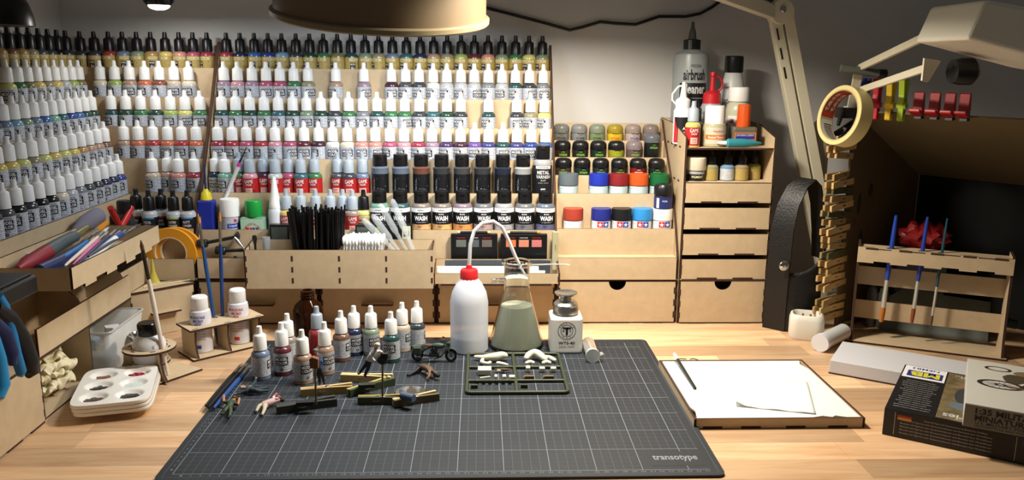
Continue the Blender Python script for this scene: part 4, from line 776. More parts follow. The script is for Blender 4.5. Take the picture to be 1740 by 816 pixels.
for i in range(5):
    p0 = Vector((-21.0+i*.25, 49.2+i*.42, 7.86+.001)); tag(MB().box(-3.4, -.12, -.12, 3.4, .12, .12).build('wood_stick', C('d8c49a', .6), None, (-18.1+.35*i-.4, 50.3+.38*i, 7.86), R(40-3*i)), 'pale thin wooden stick on the corner shelf, %s of five' % ORD[i], 'stick', 'sticks on the corner shelf')
t = tag(MB().lathe([(1.05, 0), (.8, .5), (.35, 2.0), (.18, 3.6), (.08, 4.2)], 14, (0, 0, 0)).build('foam_cone', C('b8ac44', .8), None, (-20.4, 50.6, 7.72), smooth=40), 'yellow pointed foam piece on the corner shelf', 'foam')
# ================================================================== brushes, pens and tools
def rod(name, label, cat, pts, rad, mats, names, group=None, n=10, flatten=None):
    """one thing made of consecutive tube parts; pts/rad per part are lists"""
    o0 = Vector(pts[0][0]); t = thing(name, label, cat, o0, 0, group)
    for p, r, m_, nm in zip(pts, rad, mats, names):
        b = MB().tube([Vector(q)-o0 for q in p], r, n); b.build(nm, m_, t, smooth=50)
    return t
def brush(label, end, tip, r, hcol, bcol='8a6a40', frac=(.68, .88), group=None, fer=None, wide=1.0, cat='paintbrush'):
    a, b = Vector(end), Vector(tip); l1 = a.lerp(b, frac[0]); l2 = a.lerp(b, frac[1]); k = r*.75
    return rod('paintbrush', label, cat, [[a, a.lerp(b, .15), a.lerp(b, frac[0]*.8), l1], [l1, l2], [l2, l2.lerp(b, .4), b]], [[r*.55, r*.8, r, k], [k, k*wide], [k*wide, k*1.05*wide, k*.2 if wide == 1 else k*wide*.8]], [C(hcol, .35), fer or STEEL, C(bcol, .8)], ['handle', 'ferrule', 'bristles'], group)
# --- heap in the brush tray
g = 'tools in the brush tray'
rod('craft_knife', 'knife with a red and grey soft handle on the brush tray heap', 'knife', [[aX(30, 457, -22), aX(45, 448, -22), aX(80, 428, -22)], [aX(80, 428, -22), aX(105, 412, -22), aX(127, 402, -22)], [aX(127, 402, -22), aX(148, 388, -22)]], [[.35, .85, .95], [.95, .8, .75], [.6, .5]], [C('8a2430', .5), C('4a565a', .5), C('8a8458', .3, metal=.8)], ['grip', 'handle', 'brass_collar'], g, 14)
p0, p1, p2 = aX(128, 404, -23.6), aX(148, 392, -23.6), aX(170, 366, -23.0)
rod('soft_brush', 'big dusting brush with grey bristles and white handle in the brush tray', 'paintbrush', [[aX(47, 435, -23.7), aX(110, 405, -23.7)], [aX(110, 405, -23.7), aX(128, 394, -23.7)], [aX(128, 394, -23.7), aX(145, 380, -23.6), aX(166, 366, -23.3), aX(170, 363, -23.2)]], [[.3, .35], [.4, .55], [.6, 1.2, 1.25, .8]], [WHITE, C('8a8064', .3), C('75727e', .9)], ['handle', 'ferrule', 'bristles'], g, 14)
rod('blue_knife', 'blue soft-handled hobby knife on the brush tray heap', 'knife', [[aX(66, 460, -20.3), aX(100, 445, -20.3), aX(150, 412, -20.3)], [aX(78, 458, -20.0), aX(148, 411, -19.9)]], [[.75, .8, .5], [.3, .25]], [C('1c2a58', .4), C('2170b0', .4)], ['grip', 'edge_inlay'], g, 14)
for (x0, y0, x1, y1, X, r, c, b, lb) in ((110, 452, 185, 386, -19.4, .28, 'e2d2c4', 'd0d0d0', 'cream-handled brush'), (124, 450, 184, 393, -18.9, .26, 'd66a98', '9aa0a0', 'pink-handled brush'), (130, 452, 205, 384, -18.3, .3, '1f2f4c', '5a4a38', 'dark navy-handled brush'), (138, 448, 213, 386, -17.7, .3, '24489a', '4a4038', 'blue-handled lettered brush'), (148, 452, 222, 384, -17.1, .26, '2b3a6c', '50483a', 'slim indigo-handled brush'), (150, 436, 240, 380, -15.9, .24, '4a4c50', '3a3a3c', 'slim grey-handled brush')):
    a, b_ = aX(x0, y0, X), aX(x1, y1, X-.6); a.z = max(a.z, 17.0); brush(lb+' in the brush tray', a, b_, r, c, b, (.72, .86), g)
rod('marker_pen', 'white marker pen with a blue end against the tray rim', 'pen', [[aX(146, 447, -16.3), aX(196, 405, -16.4)], [aX(196, 405, -16.4), aX(206, 398, -16.4)]], [[.42, .42], [.44, .4]], [C('e4e4e6', .35), C('24408c', .35)], ['barrel', 'end_cap'], g, 12)
t = brush('flat orange-bristled brush pointing to the corner from the brush tray', aX(120, 430, -21), aX(182, 378, -20.6), .3, '3a3a3a', 'c8801e', (.55, .7), g, None, 2.0)
t = thing('red_pliers', 'red-handled pliers standing open behind the brush tray', 'pliers', aX(205, 388, -22.8)); o0 = aX(205, 388, -22.8)
for q in ((187, 353), (224, 353)): MB().tube([(0, 0, 0), (aX(q[0]*.5+103, 371, -22.8)-o0), aX(q[0], q[1], -22.8)-o0], [.4, .5, .42], 10).build('handle', C('b81e20', .4), t, smooth=50)
MB().beam((0, 0, .2), (.2, .2, -3.9), .8, .6).build('jaws', STEEL, t)
# --- black holder with pliers at the near end
t = thing('tool_holder', 'black plastic tool holder on the wing cabinet, plier handles below it', 'tool holder', (-18.6, 3.5, 8.17)); MB().box(-3.4, -9.5, 9.4, 1.6, 6.4, 11.4).build('case', C('16191c', .35), t, bevel=.25); MB().box(-3.0, -9, 11.4, 1.2, 6.0, 11.7).build('lid', C('202428', .35), t, bevel=.1); MB().box(-2.8, -6, 0.02, -2.0, -2, 9.4).build('bracket', MDF, t)
def pliers(label, paths, X):
    o0 = aX(*paths[0][1][0], X); t = thing('pliers', label, 'pliers', o0)
    for nm, pth, rr, c in paths: MB().tube([aX(x, y_, X)-o0 for x, y_ in pth], rr, 12).build(nm, C(c, .45), t, smooth=50)
pliers('pliers with thick black and blue handles hanging from the tool holder', [('inner_handle', [(-4, 503), (6, 520), (16, 555), (26, 600), (36, 632), (34, 640)], [.5, .55, .6, .6, .55, .3], '1f78b4'), ('outer_handle', [(-8, 522), (16, 540), (36, 575), (50, 612), (52, 634), (48, 638)], [.6, .85, .95, .95, .85, .4], '14181e')], -17.2)
pliers('pliers with one bright blue handle at the near edge of the wing cabinet', [('inner_handle', [(-12, 545), (8, 565), (20, 600), (22, 620)], [.6, .7, .7, .4], '1a2a5a'), ('outer_handle', [(-16, 560), (-4, 610), (2, 655), (-4, 676)], [.6, .8, .85, .6], '2288c4')], -16.4)
# ================================================================== left foreground
def skinmesh(verts, edges, radii, sub=2):
    me = bpy.data.meshes.new('s'); me.from_pydata([Vector(v)*S for v in verts], edges, []); o = bpy.data.objects.new('s', me); COL.objects.link(o)
    sk = o.modifiers.new('k', 'SKIN'); sk.use_smooth_shade = True
    if sub: o.modifiers.new('u', 'SUBSURF').levels = sub
    lay = me.skin_vertices[0].data
    for i, r in enumerate(radii): lay[i].radius = (r*S, r*S); lay[i].use_root = (i == 0)
    bpy.context.view_layer.update(); ev = bpy.data.meshes.new_from_object(o.evaluated_get(bpy.context.evaluated_depsgraph_get())); bpy.data.objects.remove(o); return ev
def meshobj(name, me, mats, parent=None, loc=(0, 0, 0)):
    me.materials.clear()
    for m_ in mats: me.materials.append(m_)
    o = bpy.data.objects.new(name, me); COL.objects.link(o); o.location = Vector(loc)*S; o.parent = parent; return o
# palettes
def palette(z, dx, top, lb):
    t = thing('paint_palette', lb, 'palette', (-14.3+dx, 20.6, z), R(15), 'stacked palettes'); W_, H_ = 4.55, 6.6; wells = [(sx*2.05, (j-1)*3.9) for j in range(3) for sx in (-1, 1)]
    def f(u, v):
        x, y_ = (u-.5)*2, (v-.5)*2; m_ = max(abs(x), abs(y_)); l = (abs(x)**7+abs(y_)**7)**(1/7) or 1; k = m_/l if l else 1
        X, Y = x*k*W_, y_*k*H_; z_ = 1.35
        for wx, wy in wells:
            d = math.hypot((X-wx)/1.62, (Y-wy)/1.55)
            if d < 1: z_ -= .5*min(1, (1-d)*2.6)**.7
        if m_ > .97: z_ -= .0
        return (X, Y, z_)
    b = MB().patch(f, 56, 72); b.uv = {}
    nu, nv = 56, 72; rim = [(i, 0) for i in range(nu)]+[(nu, j) for j in range(nv)]+[(i, nv) for i in range(nu, 0, -1)]+[(0, j) for j in range(nv, 0, -1)]
    top_i = [j*(nu+1)+i for i, j in rim]; n0 = len(b.v)
    b.v += [(b.v[i][0]*1.015, b.v[i][1]*1.015, b.v[i][2]-.4) for i in top_i]; n = len(top_i)
    for q in range(n): b.f.append((top_i[q], n0+q, n0+(q+1) % n, top_i[(q+1) % n])); b.m.append(0)
    o = b.build('tray', mat('white_ceramic_plastic', 'eceae4', .25), t, smooth=50); so = o.modifiers.new('t', 'SOLIDIFY'); so.thickness = .0008; so.offset = -1
    if top:
        for (wx, wy), c in zip(wells, ('4a3a34', '101216', '14181c', 'c8dcd8', '7a4a2a', 'a02a50')):
            q = MB(); n = 22; rr = [1.05*(1+random.uniform(-.3, .25)) for _ in range(n)]
            if c == '101216': rr = [r_*1.2 for r_ in rr]
            q.add([(wx, wy, .99)]+[(wx+rr[i]*math.cos(2*PI*i/n), wy+rr[i]*math.sin(2*PI*i/n)*.9, .93+.03*(i % 2)) for i in range(n)], [(0, 1+i, 1+(i+1) % n) for i in range(n)]); q.build('paint_smear', C(c, .25), t)
        for k in range(5): MB().sph((1.2+k*.5+random.uniform(-.2, .2), 4.2+random.uniform(-.6, .6), 1.0), (.28, .14, .1), 8, 6).build('paint_smear', C('b02448' if k % 2 else '6a1c2c', .3), t, smooth=60)
    return t
palette(.02, .25, False, 'lowest white palette in the stack'); palette(.5, .1, False, 'middle white palette of the stack'); palette(.98, 0, True, 'top white six-well paint palette smeared with black and red paint')
# latex gloves
random.seed(5)
def glove(loc, rot, lb, sd):
    """an empty, slumped glove: cuff, palm and five limp fingers as one skin"""
    rnd = random.Random(sd); vs = [(0, 0, 0), (.2, 1.8, .4), (-.3, -2.0, .2), (.3, -3.6, -.2)]; es = [(0, 1), (0, 2), (2, 3)]; rr = [1.5, 1.35, 1.45, 1.6]
    for k, (dx, L_) in enumerate(((-1.5, 3.0), (-.75, 3.8), (0, 4.1), (.75, 3.8), (1.7, 2.8))):
        n = len(vs); bx, bz = rnd.uniform(-.7, .7), rnd.uniform(-1.3, .9)
        vs += [(dx, 2.6 if k != 4 else 1.0, .4), (dx*1.25+bx*.4, 2.8+L_*.45, .4+bz*.5), (dx*1.3+bx, 2.8+L_*.8, .3+bz)]; es += [(1, n), (n, n+1), (n+1, n+2)]; rr += [.62, .55, .42]
    me = skinmesh(vs, es, rr, 3)
    for v in me.vertices:
        c = v.co*100; w1 = math.sin(c.x*2.6+c.y*1.7+sd)+.7*math.sin(c.y*3.9-c.x*1.3+sd*2); v.co.z = (v.co.z*.62)+.0028*w1; v.co.x += .0022*math.sin(c.y*2.7+c.z*2)
    me.update(); t = meshobj('latex_glove', me, [mat('latex', 'e0d6b4', .6, sss=.15)], None, loc); t.rotation_euler = [R(q) for q in rot]; t.scale = (.82, .82, .85); tag(t, lb, 'glove', 'gloves in the open bay')
glove((-22.9, 22.3, 1.75), (0, 0, 172), 'cream latex glove lying lowest in the open bay', 1)
glove((-23.2, 19.4, 3.5), (-6, 4, 10), 'crumpled cream latex glove in the middle of the pile', 2)
glove((-24.2, 19.6, 5.6), (4, 10, -14), 'cream latex glove on top of the pile under the lip board', 3)
glove((-22.7, 22.6, 4.2), (14, 0, 168), 'cream latex glove sagging toward the worktop', 4)
# frosted tub
t = thing('storage_tub', 'frosted plastic tub with scraps standing in the wing cabinet bay', 'tub', (-22.4, 34.2, .22)); B = rrect(-3.6, -5.2, 3.4, 5.2, .8); Tt = rrect(-4.2, -6.0, 4.4, 6.0, .9); n = len(B)
b = MB(); b.add([(x, y_, 0) for x, y_ in B]+[(x, y_, 6.4) for x, y_ in Tt], [tuple(range(n))[::-1]]+[(i, (i+1) % n, n+(i+1) % n, n+i) for i in range(n)]); o = b.build('shell', mat('frosted_tub', 'e6e6e2', .35, alpha=.5), t, smooth=40); so = o.modifiers.new('t', 'SOLIDIFY'); so.thickness = .0014
MB().tube([(x, y_, 6.4) for x, y_ in Tt+Tt[:1]], .16, 6).build('rim', FROST, t, smooth=50)
for q, c in (((-1, -2.5, 4.6), 'd8c848'), ((.8, -3.2, 4.2), '8ab8d8'), ((1.5, 1.5, 4.6), 'd8d8dc'), ((0, -1, 3), 'c8b060'), ((-.5, 1, 3.2), '9a9a98')): tag(MB().poly([(random.uniform(.7, 1.3)*math.cos(a_), random.uniform(.7, 1.3)*math.sin(a_)) for a_ in (0, 1, 2, 3, 4, 5.2)], 'z', -.5, .5).build('scrap', C(c, .7), t, q), None)
t = thing('steel_cup', 'small polished steel cup beside the round bottle stand', 'cup', (aZ(205, 616, 0).x, 35.0, 0.01)); MB().lathe([(1.3, 0), (1.35, .1), (1.25, 2.2), (.75, 2.7), (.75, 3.0), (1.3, 3.6), (1.55, 4.3), (1.45, 4.35), (1.0, 3.8), (.1, 3.5)], 28).build('cup_body', CHROME, t, smooth=40); t.location.x = -16.9*S
# round stand with white bottle
RS = (-13.4, 29.6, 0); t = thing('round_stand', 'round MDF bottle stand on a square foot beside the palettes', 'stand', RS)
MB().poly([(-4.4, 1.8), (1.8, -4.6), (6.4, 1.9), (.2, 6.0)], 'z', 0.01, .3, 0, 1).build('base_plate', MB2, t)
ring = lambda R_, r_: None
def disc(z, R_, hole, nm):
    b = MB(); n = 40; vs = []
    for zz_ in (z, z+.3):
        for r_ in (R_, hole): vs += [(r_*math.cos(2*PI*i/n), r_*math.sin(2*PI*i/n), zz_) for i in range(n)]
    f = []; mi = []
    for i in range(n):
        j = (i+1) % n; f += [(n+i, n+j, j, i)[::-1], (2*n+i, 2*n+j, 3*n+j, 3*n+i), (i, j, 2*n+j, 2*n+i), (n+j, n+i, 3*n+i, 3*n+j)]; mi += [0, 0, 1, 1]
    b.add(vs, f, mi); return b.build(nm, MB2, t, smooth=30)
disc(4.0, 3.5, 2.35, 'top_ring'); disc(2.0, 2.6, 2.3, 'lower_ring')
for a_ in (-60, 60, 180): 
    b = MB().poly([(2.4, .3), (5.0, .3), (3.9, 1.2), (3.4, 2.5), (3.3, 4.0), (2.4, 4.0)], 'y', -.15, .15, 0, 1); b.xf(Matrix.Rotation(R(a_+15), 4, 'Z')); b.build('leg', MB2, t)
sl2 = MB()
for a_ in range(-150, 180, 60): sl2.box(2.55, -.35, 4.3, 2.85, .35, 4.31); sl2.xf(Matrix.Rotation(R(60), 4, 'Z'))
sl2.build('slot', BURNT, t)
t = btl('refill_bottle', 'white round-shouldered bottle with a black cap in the round stand', (RS[0], RS[1], .32), [(2.1, 0), (2.2, .15), (2.2, 4.4), (2.0, 5.0), (1.4, 5.7), (1.25, 5.9)], mat('white_soft', 'd4d4d6', .35, sss=.2), [(1.35, 5.7), (1.42, 5.85), (1.38, 7.2), (1.2, 7.45)], C('0c0c0e', .25)); MB().text('PAINT', 1.0, .3, lambda u, v: cyl(2.21, -PI/2+.6)(v, 4.4+u*.6), 0).build('label_print', PRINTB, t)
a = Vector((-10.9, 28.9, .33)); brush('long white brush standing tip up in the round stand', a, aY(239, 408, 27.6), .33, 'd8cfc8', '5a3a26', (.72, .93), fer=C('2a2420', .3))
# micro setting stand
MS = Vector((-6.9, 40.9, 0)); t = thing('setting_stand', 'MDF stand holding two decal setting bottles and two blue brushes', 'stand', MS, R(41.5))
TPZ = 4.35
plate(MB(), -5.8, -2.9, .01, 5.8, 2.9, .3).build('base_plate', MB2, t)
def plate_holes(x0, y0, x1, y1, z, holes, n=24):
    bm = bmesh.new(); 
    cuts = [[(x0, y0), (x1, y0), (x1, y1), (x0, y1)]]+[[(cx+r_*math.cos(-2*PI*i/n), cy+r_*math.sin(-2*PI*i/n)) for i in range(n)] for cx, cy, r_ in holes]
    es = []
    for lp in cuts:
        vs = [bm.verts.new((x*S, y_*S, z*S)) for x, y_ in lp]; es += [bm.edges.new((vs[i], vs[(i+1) % len(vs)])) for i in range(len(vs))]
    bmesh.ops.triangle_fill(bm, use_beauty=True, use_dissolve=False, edges=es); r_ = bmesh.ops.extrude_face_region(bm, geom=bm.faces[:]); bmesh.ops.translate(bm, vec=(0, 0, .3*S), verts=[v for v in r_['geom'] if isinstance(v, bmesh.types.BMVert)])
    bmesh.ops.recalc_face_normals(bm, faces=bm.faces[:]); me = bpy.data.meshes.new('top_plate'); bm.to_mesh(me); bm.free(); me.materials.append(MDF); me.materials.append(BURNT)
    for p in me.polygons: p.material_index = 0 if abs(p.normal.z) > .5 else 1
    return me
o = bpy.data.objects.new('top_plate', plate_holes(-5.8, -2.4, 5.8, 2.8, TPZ, [(-3.0, .5, 1.62), (3.0, .5, 1.62), (-.1, 1.6, .3), (.9, 1.9, .3)])); COL.objects.link(o); o.parent = t
for x in (-5.0, 0, 5.0): MB().poly([(-2.8, .3), (2.6, .3), (2.6, TPZ), (-2.2, TPZ), (-2.0, 2.6), (-2.3, 1.2)], 'x', x-.15, x+.15, 0, 1).build('upright', MB2, t)
tabs(t, [(x-.5, -2.15, TPZ+.3, x+.5, -1.9, TPZ+.305) for x in (-5, 0, 5)], 'slot')
for sx, tx, m_, lb in ((-3.0, 'SET', 'print_blue', 'white setting bottle printed in blue in the MDF stand'), (3.0, 'SOL', 'print_red', 'white setting bottle printed in red in the MDF stand')):
    P = MS+Matrix.Rotation(R(41.5), 3, 'Z')@Vector((sx, .5, .32)); t = btl('setting_bottle', lb, P, [(1.45, 0), (1.55, .1), (1.55, 5.7), (1.45, 6.3), (1.1, 6.6)], mat('milk_bottle', 'd2d0d6', .35, sss=.2), [(1.2, 6.5), (1.25, 6.6), (1.22, 8.3), (1.05, 8.5)], WHITE)
    g = MB().text('MICROSCALE', 2.3, .4, cyl(1.57), 0, .02, (0, 5.9-.35)).text('MICRO', 1.5, .42, cyl(1.57), 0, .03, (.1, 4.98)).text(tx, 1.0, .42, cyl(1.57), 0, .03, (.1, 4.45))
    for k in range(4): g.text('SETTING SOLUTION', 1.9, .2, cyl(1.57), 0, 0, (.1, 3.4-k*.42))
    g.patch(lambda u, v: cyl(1.56)(-.4+.8*u, .7+.55*v), 3, 1); g.build('label_print', MATS[m_], t)
for (lx, ly, tip, c, lb) in ((-.1, 1.6, (336, 363), '1d4a86', 'leaning blue-handled fine brush in the setting stand'), (.9, 1.9, (373, 360), '1c3c78', 'upright blue-handled fine brush in the setting stand')):
    P = MS+Matrix.Rotation(R(41.5), 3, 'Z')@Vector((lx, ly, .33)); brush(lb, P, aY(tip[0], tip[1], P.y-.6), .3, c, 'b87830', (.76, .93))
# loose brushes leaning on the mat edge
for (x0, y0, x1, y1, c, b_, lb) in ((350, 690, 412, 618, '14161a', '6a5a48', 'outer black-handled brush lying across the mat edge'), (354, 693, 420, 617, '1a1c22', '5a4a38', 'middle black-handled brush lying across the mat edge'), (363, 694, 427, 620, '2a4f8c', '4a4a4a', 'blue-handled brush lying along the mat edge')):
    brush(lb, aZ(x0, y0, .75), aZ(x1, y1, .6), .32, c, b_, (.75, .9), 'brushes at the mat edge')
# ================================================================== on the cutting mat
MZ = MATZ+.01
p = aZ(797, 605, MATZ); t = thing('squeeze_bottle', 'translucent wash bottle with a red cap and bent white spout', 'bottle', (30.75, p.y+2.85, MZ))
MB().lathe([(2.6, 0), (2.85, .25), (2.88, 7.6), (2.6, 9.1), (1.9, 10.5), (1.4, 11.1), (1.25, 11.3)], 48).build('body', mat('milky_bottle', 'dfe4ee', .4, alpha=.72), t, smooth=40)
MB().lathe([(.05, .25), (2.6, .3), (2.75, 2.3), (.05, 2.35)], 32).build('liquid', mat('wash_water', 'c4c8d0', .2, trans=.3), t, smooth=40)
MB().lathe([(1.32, 11.0), (1.36, 11.1), (1.34, 12.4), (1.15, 12.65), (.5, 12.75), (.42, 13.3)], 28, ribs=(1, 2)).build('red_cap', C('c4242a', .4), t, smooth=35)
YB = p.y+2.85; w_ = lambda x, y_, Y: Vector(aY(x, y_, Y))-Vector((30.75, YB, MZ))
sp = [(0, 0, 10), (0, 0, 13.2)]+[w_(x, y_, Y) for x, y_, Y in ((798, 440, YB), (799, 415, YB+.2), (806, 392, YB+.4), (820, 379, YB+.7), (838, 376, YB+1.0), (853, 386, YB+1.3), (864, 408, YB+1.5), (876, 437, YB+1.6), (891, 464, YB+1.6))]
MB().tube(sp, [.28]*9+[.27, .18], 12).build('spout', mat('spout_plastic', 'd8dce0', .3, trans=.3, ior=1.2, sss=.2), t, smooth=60)
FX, FY = 38.0, aZ(876, 603, MATZ).y+4.15
t = thing('conical_flask', 'glass conical filter flask half full of cloudy green-grey water', 'flask', (FX, FY, MZ))
op = [(3.9, .0), (4.2, .35), (4.1, 1.0), (2.05, 9.0), (1.95, 9.6), (1.95, 12.6), (2.15, 12.9), (2.3, 13.1), (2.3, 13.45), (2.1, 13.55)]
ip = [(1.9, 13.4), (1.78, 12.8), (1.78, 9.6), (1.9, 9.0), (3.9, 1.1), (3.95, .5), (3.7, .25), (.05, .25)]
MB().lathe(op+ip, 64, close=False).add([], []) if 0 else None
b = MB().lathe([(.05, 0)]+op+ip, 64, close=False); b.build('glass_body', GLASS, t, smooth=40)
MB().lathe([(.05, .3), (3.66, .3), (3.9, .55), (3.86, 1.1), (2.45, 6.6), (.05, 6.6)], 64, close=False).build('cloudy_water', mat('cloudy_water', 'c0c6b4', .25, trans=.15, ior=1.33), t, smooth=40)
MB().tube([(-1.7, 0, 10.4), (-2.5, -.1, 10.45), (-2.7, -.1, 10.45), (-3.0, -.12, 10.45), (-3.05, -.12, 10.45), (-3.4, -.15, 10.45), (-3.45, -.15, 10.45), (-3.9, -.2, 10.4)], [.5, .42, .36, .42, .36, .4, .34, .36], 14).build('side_arm', GLASS, t, smooth=60)
bk = lambda u, v: (2.45*math.cos(PI/2+.3+u/2.45), 2.45*math.sin(PI/2+.3+u/2.45), 7.6+v)
MB().text('250 ml', 1.5, .5, bk, 0, .01).box(.5, -2.32, 7.75, 1.3, -2.3, 7.8).build('volume_print', PRINTW, t)
p = aZ(960, 602, MATZ); t = thing('pump_bottle', 'square white pump bottle marked WTS-40 with a steel top', 'bottle', (45.4, p.y+2.45, MZ))
MB().poly(rrect(-2.45, -2.45, 2.45, 2.45, .7), 'z', 0, 5.6).build('body', mat('white_poly', 'dcdcd8', .4, sss=.2), t, bevel=.35, bseg=3)
MB().lathe([(1.5, 5.6), (1.65, 5.75), (1.95, 5.85), (1.95, 6.6), (1.85, 6.75), (1.85, 7.2), (1.5, 7.6), (.9, 7.75), (.8, 8.35), (1.5, 8.6), (1.75, 8.9), (1.7, 9.0), (1.3, 8.8), (.05, 8.7)], 36).build('pump_top', mat('pump_steel', 'c4c4c0', .28, 1), t, smooth=35)
g = MB(); fy = front(0, -2.47, 0); n = 40
for r0, r1 in ((1.28, 1.36), (.86, .93)): g.add([fy(r*math.cos(2*PI*i/n), 3.65+r*math.sin(2*PI*i/n)) for r in (r0, r1) for i in range(n)], [(i, n+i, n+(i+1) % n, (i+1) % n) for i in range(n)])
g.box(-.62, -2.475, 3.95, .62, -2.465, 4.2).box(-.16, -2.475, 3.0, .16, -2.465, 4.2); g.text('W', .38, .34, fy, 0, .02, (-.5, 3.62)); g.text('S', .28, .34, fy, 0, .02, (.5, 3.62))
for i, ch in enumerate('WELLTOS'): a_ = R(150-i*20); g.text(ch, .2, .24, lambda u, v, a_=a_: fy((1.1+v)*math.cos(a_-u/1.1), 3.65+(1.1+v)*math.sin(a_-u/1.1)), 0, .01)
for i in range(3): a_ = R(240+i*30); g.text('o', .18, .18, fy, 0, .01, (1.1*math.cos(a_), 3.65+1.1*math.sin(a_)))
g.text('WTS-40', 2.5, .46, fy, 0, .02, (0, 1.75)).text('Japan style', 2.3, .36, fy, 0, 0, (0, 1.15)); g.build('logo_print', INK, t)
a, b_ = aZ(1007, 604, MZ+1.05), aZ(996, 574, MZ+1.0); t = thing('sample_vial', 'clear plastic vial lying on the mat beside the pump bottle', 'vial', (a.x, a.y, MZ+1.06)); d = (b_-a); d.z = 0; d.normalize()
MB().tube([d*.2, d*.25, d*5.6, d*5.8], [.8, .95, .95, .6], 20).build('tube', CLEAR, t, smooth=50); MB().tube([d*-.35, d*.35], 1.05, 24).build('flip_lid', FROST, t, smooth=40); MB().tube([Vector((1.0, 0, 0))+d*-.1, Vector((1.55, .15, .1)), Vector((1.3, .5, 0))+d*.5], .16, 6).build('hinge', FROST, t)
# ------------------------------------------------------------------ sprue
t = thing('model_sprue', 'olive plastic sprue frame with cream figure parts on the mat', 'sprue', (37.4, 28.9, MZ)); OL = C('3a3f2c', .45); CRM = C('d4d2bc', .55); r = .26
fr = MB(); P_ = rrect(-6.75, -7.6, 6.7, 7.5, .6); fr.tube([(x, y_, r) for x, y_ in P_+P_[:1]], r, 8); fr.build('frame', OL, t, smooth=60)
rn = MB().tube([(-.1, -7.5, r), (-.1, 7.4, r)], r, 8)
for y_ in (1.9, -3.4): rn.tube([(-6.6, y_, r), (6.5, y_, r)], r*.85, 8)
rn.build('runner', OL, t, smooth=60)
def blob(pts, rr, nm='figure_part', m_=CRM):
    me = skinmesh(pts, [(i, i+1) for i in range(len(pts)-1)], rr, 2); meshobj(nm, me, [m_], t)
blob([(-5.9, 5.6, .5), (-4.6, 5.0, .6), (-2.9, 4.7, .8), (-1.5, 5.3, .9), (-.9, 4.9, .7)], [.25, .4, .65, .6, .35]); blob([(-4.6, 4.6, .5), (-4.8, 3.2, .5), (-3.9, 2.6, .5), (-3.4, 3.3, .5)], [.3, .3, .28, .3])
blob([(1.6, 4.4, .5), (2.2, 5.6, .8), (3.2, 6.0, 1.0), (3.9, 4.9, .9), (4.7, 3.6, .6)], [.35, .6, .75, .6, .4]); blob([(4.2, 5.0, .6), (5.2, 5.2, .5), (5.7, 4.3, .5), (6.1, 3.9, .4)], [.35, .35, .35, .25])
for q in (2.2, 4.6): blob([(q-.7, 2.6, .5), (q, 3.1, .6), (q+.7, 2.7, .5)], [.25, .38, .25])
blob([(-2.7, 3.0, .5), (-1.8, 2.6, .5), (-.9, 2.2, .45)], [.3, .28, .15])
for x0, y0, x1, y1, h_ in ((-5.3, -.9, -3.4, .7, .9), (-2.6, .1, -1.6, .6, .5), (1.5, .2, 2.1, 1.2, .8), (3.4, .2, 4.2, .9, .7), (5.0, .2, 5.8, .9, .7), (-3.0, -3.1, -2.6, -2.3, .8), (-1.9, -3.1, -1.4, -2.3, .8), (-1.0, -3.0, -.2, -2.2, .7)): MB().box(x0, y0, .1, x1, y1, h_).build('small_part', CRM, t, bevel=.1)
MB().tube([(-2.9, .6, .4), (-1.6, .2, .5), (-.5, .5, .4)], [.12, .25, .1], 8).build('small_part', C('5a4436', .5), t); MB().tube([(-5.0, -2.9, .5), (-3.6, -2.4, .5)], .1, 6).build('small_part', CRM, t)
for q in (1.7, 4.4): MB().box(q-.6, -2.7, .2, q+.8, -2.2, .6).box(q-.7, -2.9, .2, q-.5, -2.1, .5).build('small_part', C('6a5a40', .5), t)
for x, y_ in ((-6.2, -5.6), (.5, -5.6)): MB().box(x, y_, .0, x+.9, y_+.5, .5).build('part_tag', OL, t)
for i in range(6): MB().box(-5.6+i*.9, -4.1, .05, -5.2+i*.9, -3.3, .55).build('part_tag', OL, t)
# ------------------------------------------------------------------ clothespin holders
GRN = C('4a4c30', .6); DG = C('3a3c34', .6)
def pin2(a, b_, label, mats, z=MZ):
    A, B_ = aZ(*a, .8), aZ(*b_, .8); d = B_-A; return clothespin('clothespin', label, ((A.x+B_.x)/2, (A.y+B_.y)/2+.25, z), math.atan2(d.y, d.x), mats, group='clothespin holders on the mat', L=max(6, min(7.4, Vector((d.x, d.y)).length)))
pin2((462, 699), (577, 681), 'dark-painted clothespin gripping the rod with the cork', (DG, DG)); pin2((510, 668), (598, 660), 'bare clothespin under the blue-shirted figurine', (PINE, PINE2)); 
t = pin2((580, 668), (655, 646), 'clothespin painted half green under the dark block', (C('a89a58', .6), C('33402a', .6))); t.location.y -= .3*S; t.location.x += .9*S
t = pin2((570, 648), (658, 651), 'bare pale clothespin behind the green one', (C('d0b890', .6), PINE)); t.location.y += 1.3*S; t.location.x += .5*S
pin2((612, 681), (684, 680), 'yellow-stained clothespin gripping the rod of the jumping figurine', (C('8a7c3c', .6), GRN)); t = pin2((666, 684), (722, 674), 'bare clothespin carrying a small grey roll', (PINE, C('6a5a40', .6))); t.location.x += .9*S; t.location.y -= .2*S
for (x, y_, z, c, lb, kind) in ((519, 688, 1.35, '1c1c1e', 'small black putty block on the dark clothespin', 0), (625-2, 662-4, 1.35, '22261e', 'dark block on the half-green clothespin', 0), (693, 676, 1.7, '4a5a70', 'grey-blue foil roll on the bare clothespin', 1)):
    P = aZ(x, y_, z)
    if kind: tag(MB().tube([(-.8, .5, 0), (.8, -.5, 0)], .5, 14).build('foil_roll', C(c, .5), None, (P.x, P.y, MZ+1.5), smooth=50), lb, 'roll')
    else: tag(MB().box(-1.1, -.5, 0, 1.1, .5, .55).build('putty_block', C(c, .6), None, (P.x, P.y, MZ+1.02), .15, bevel=.08), lb, 'block')
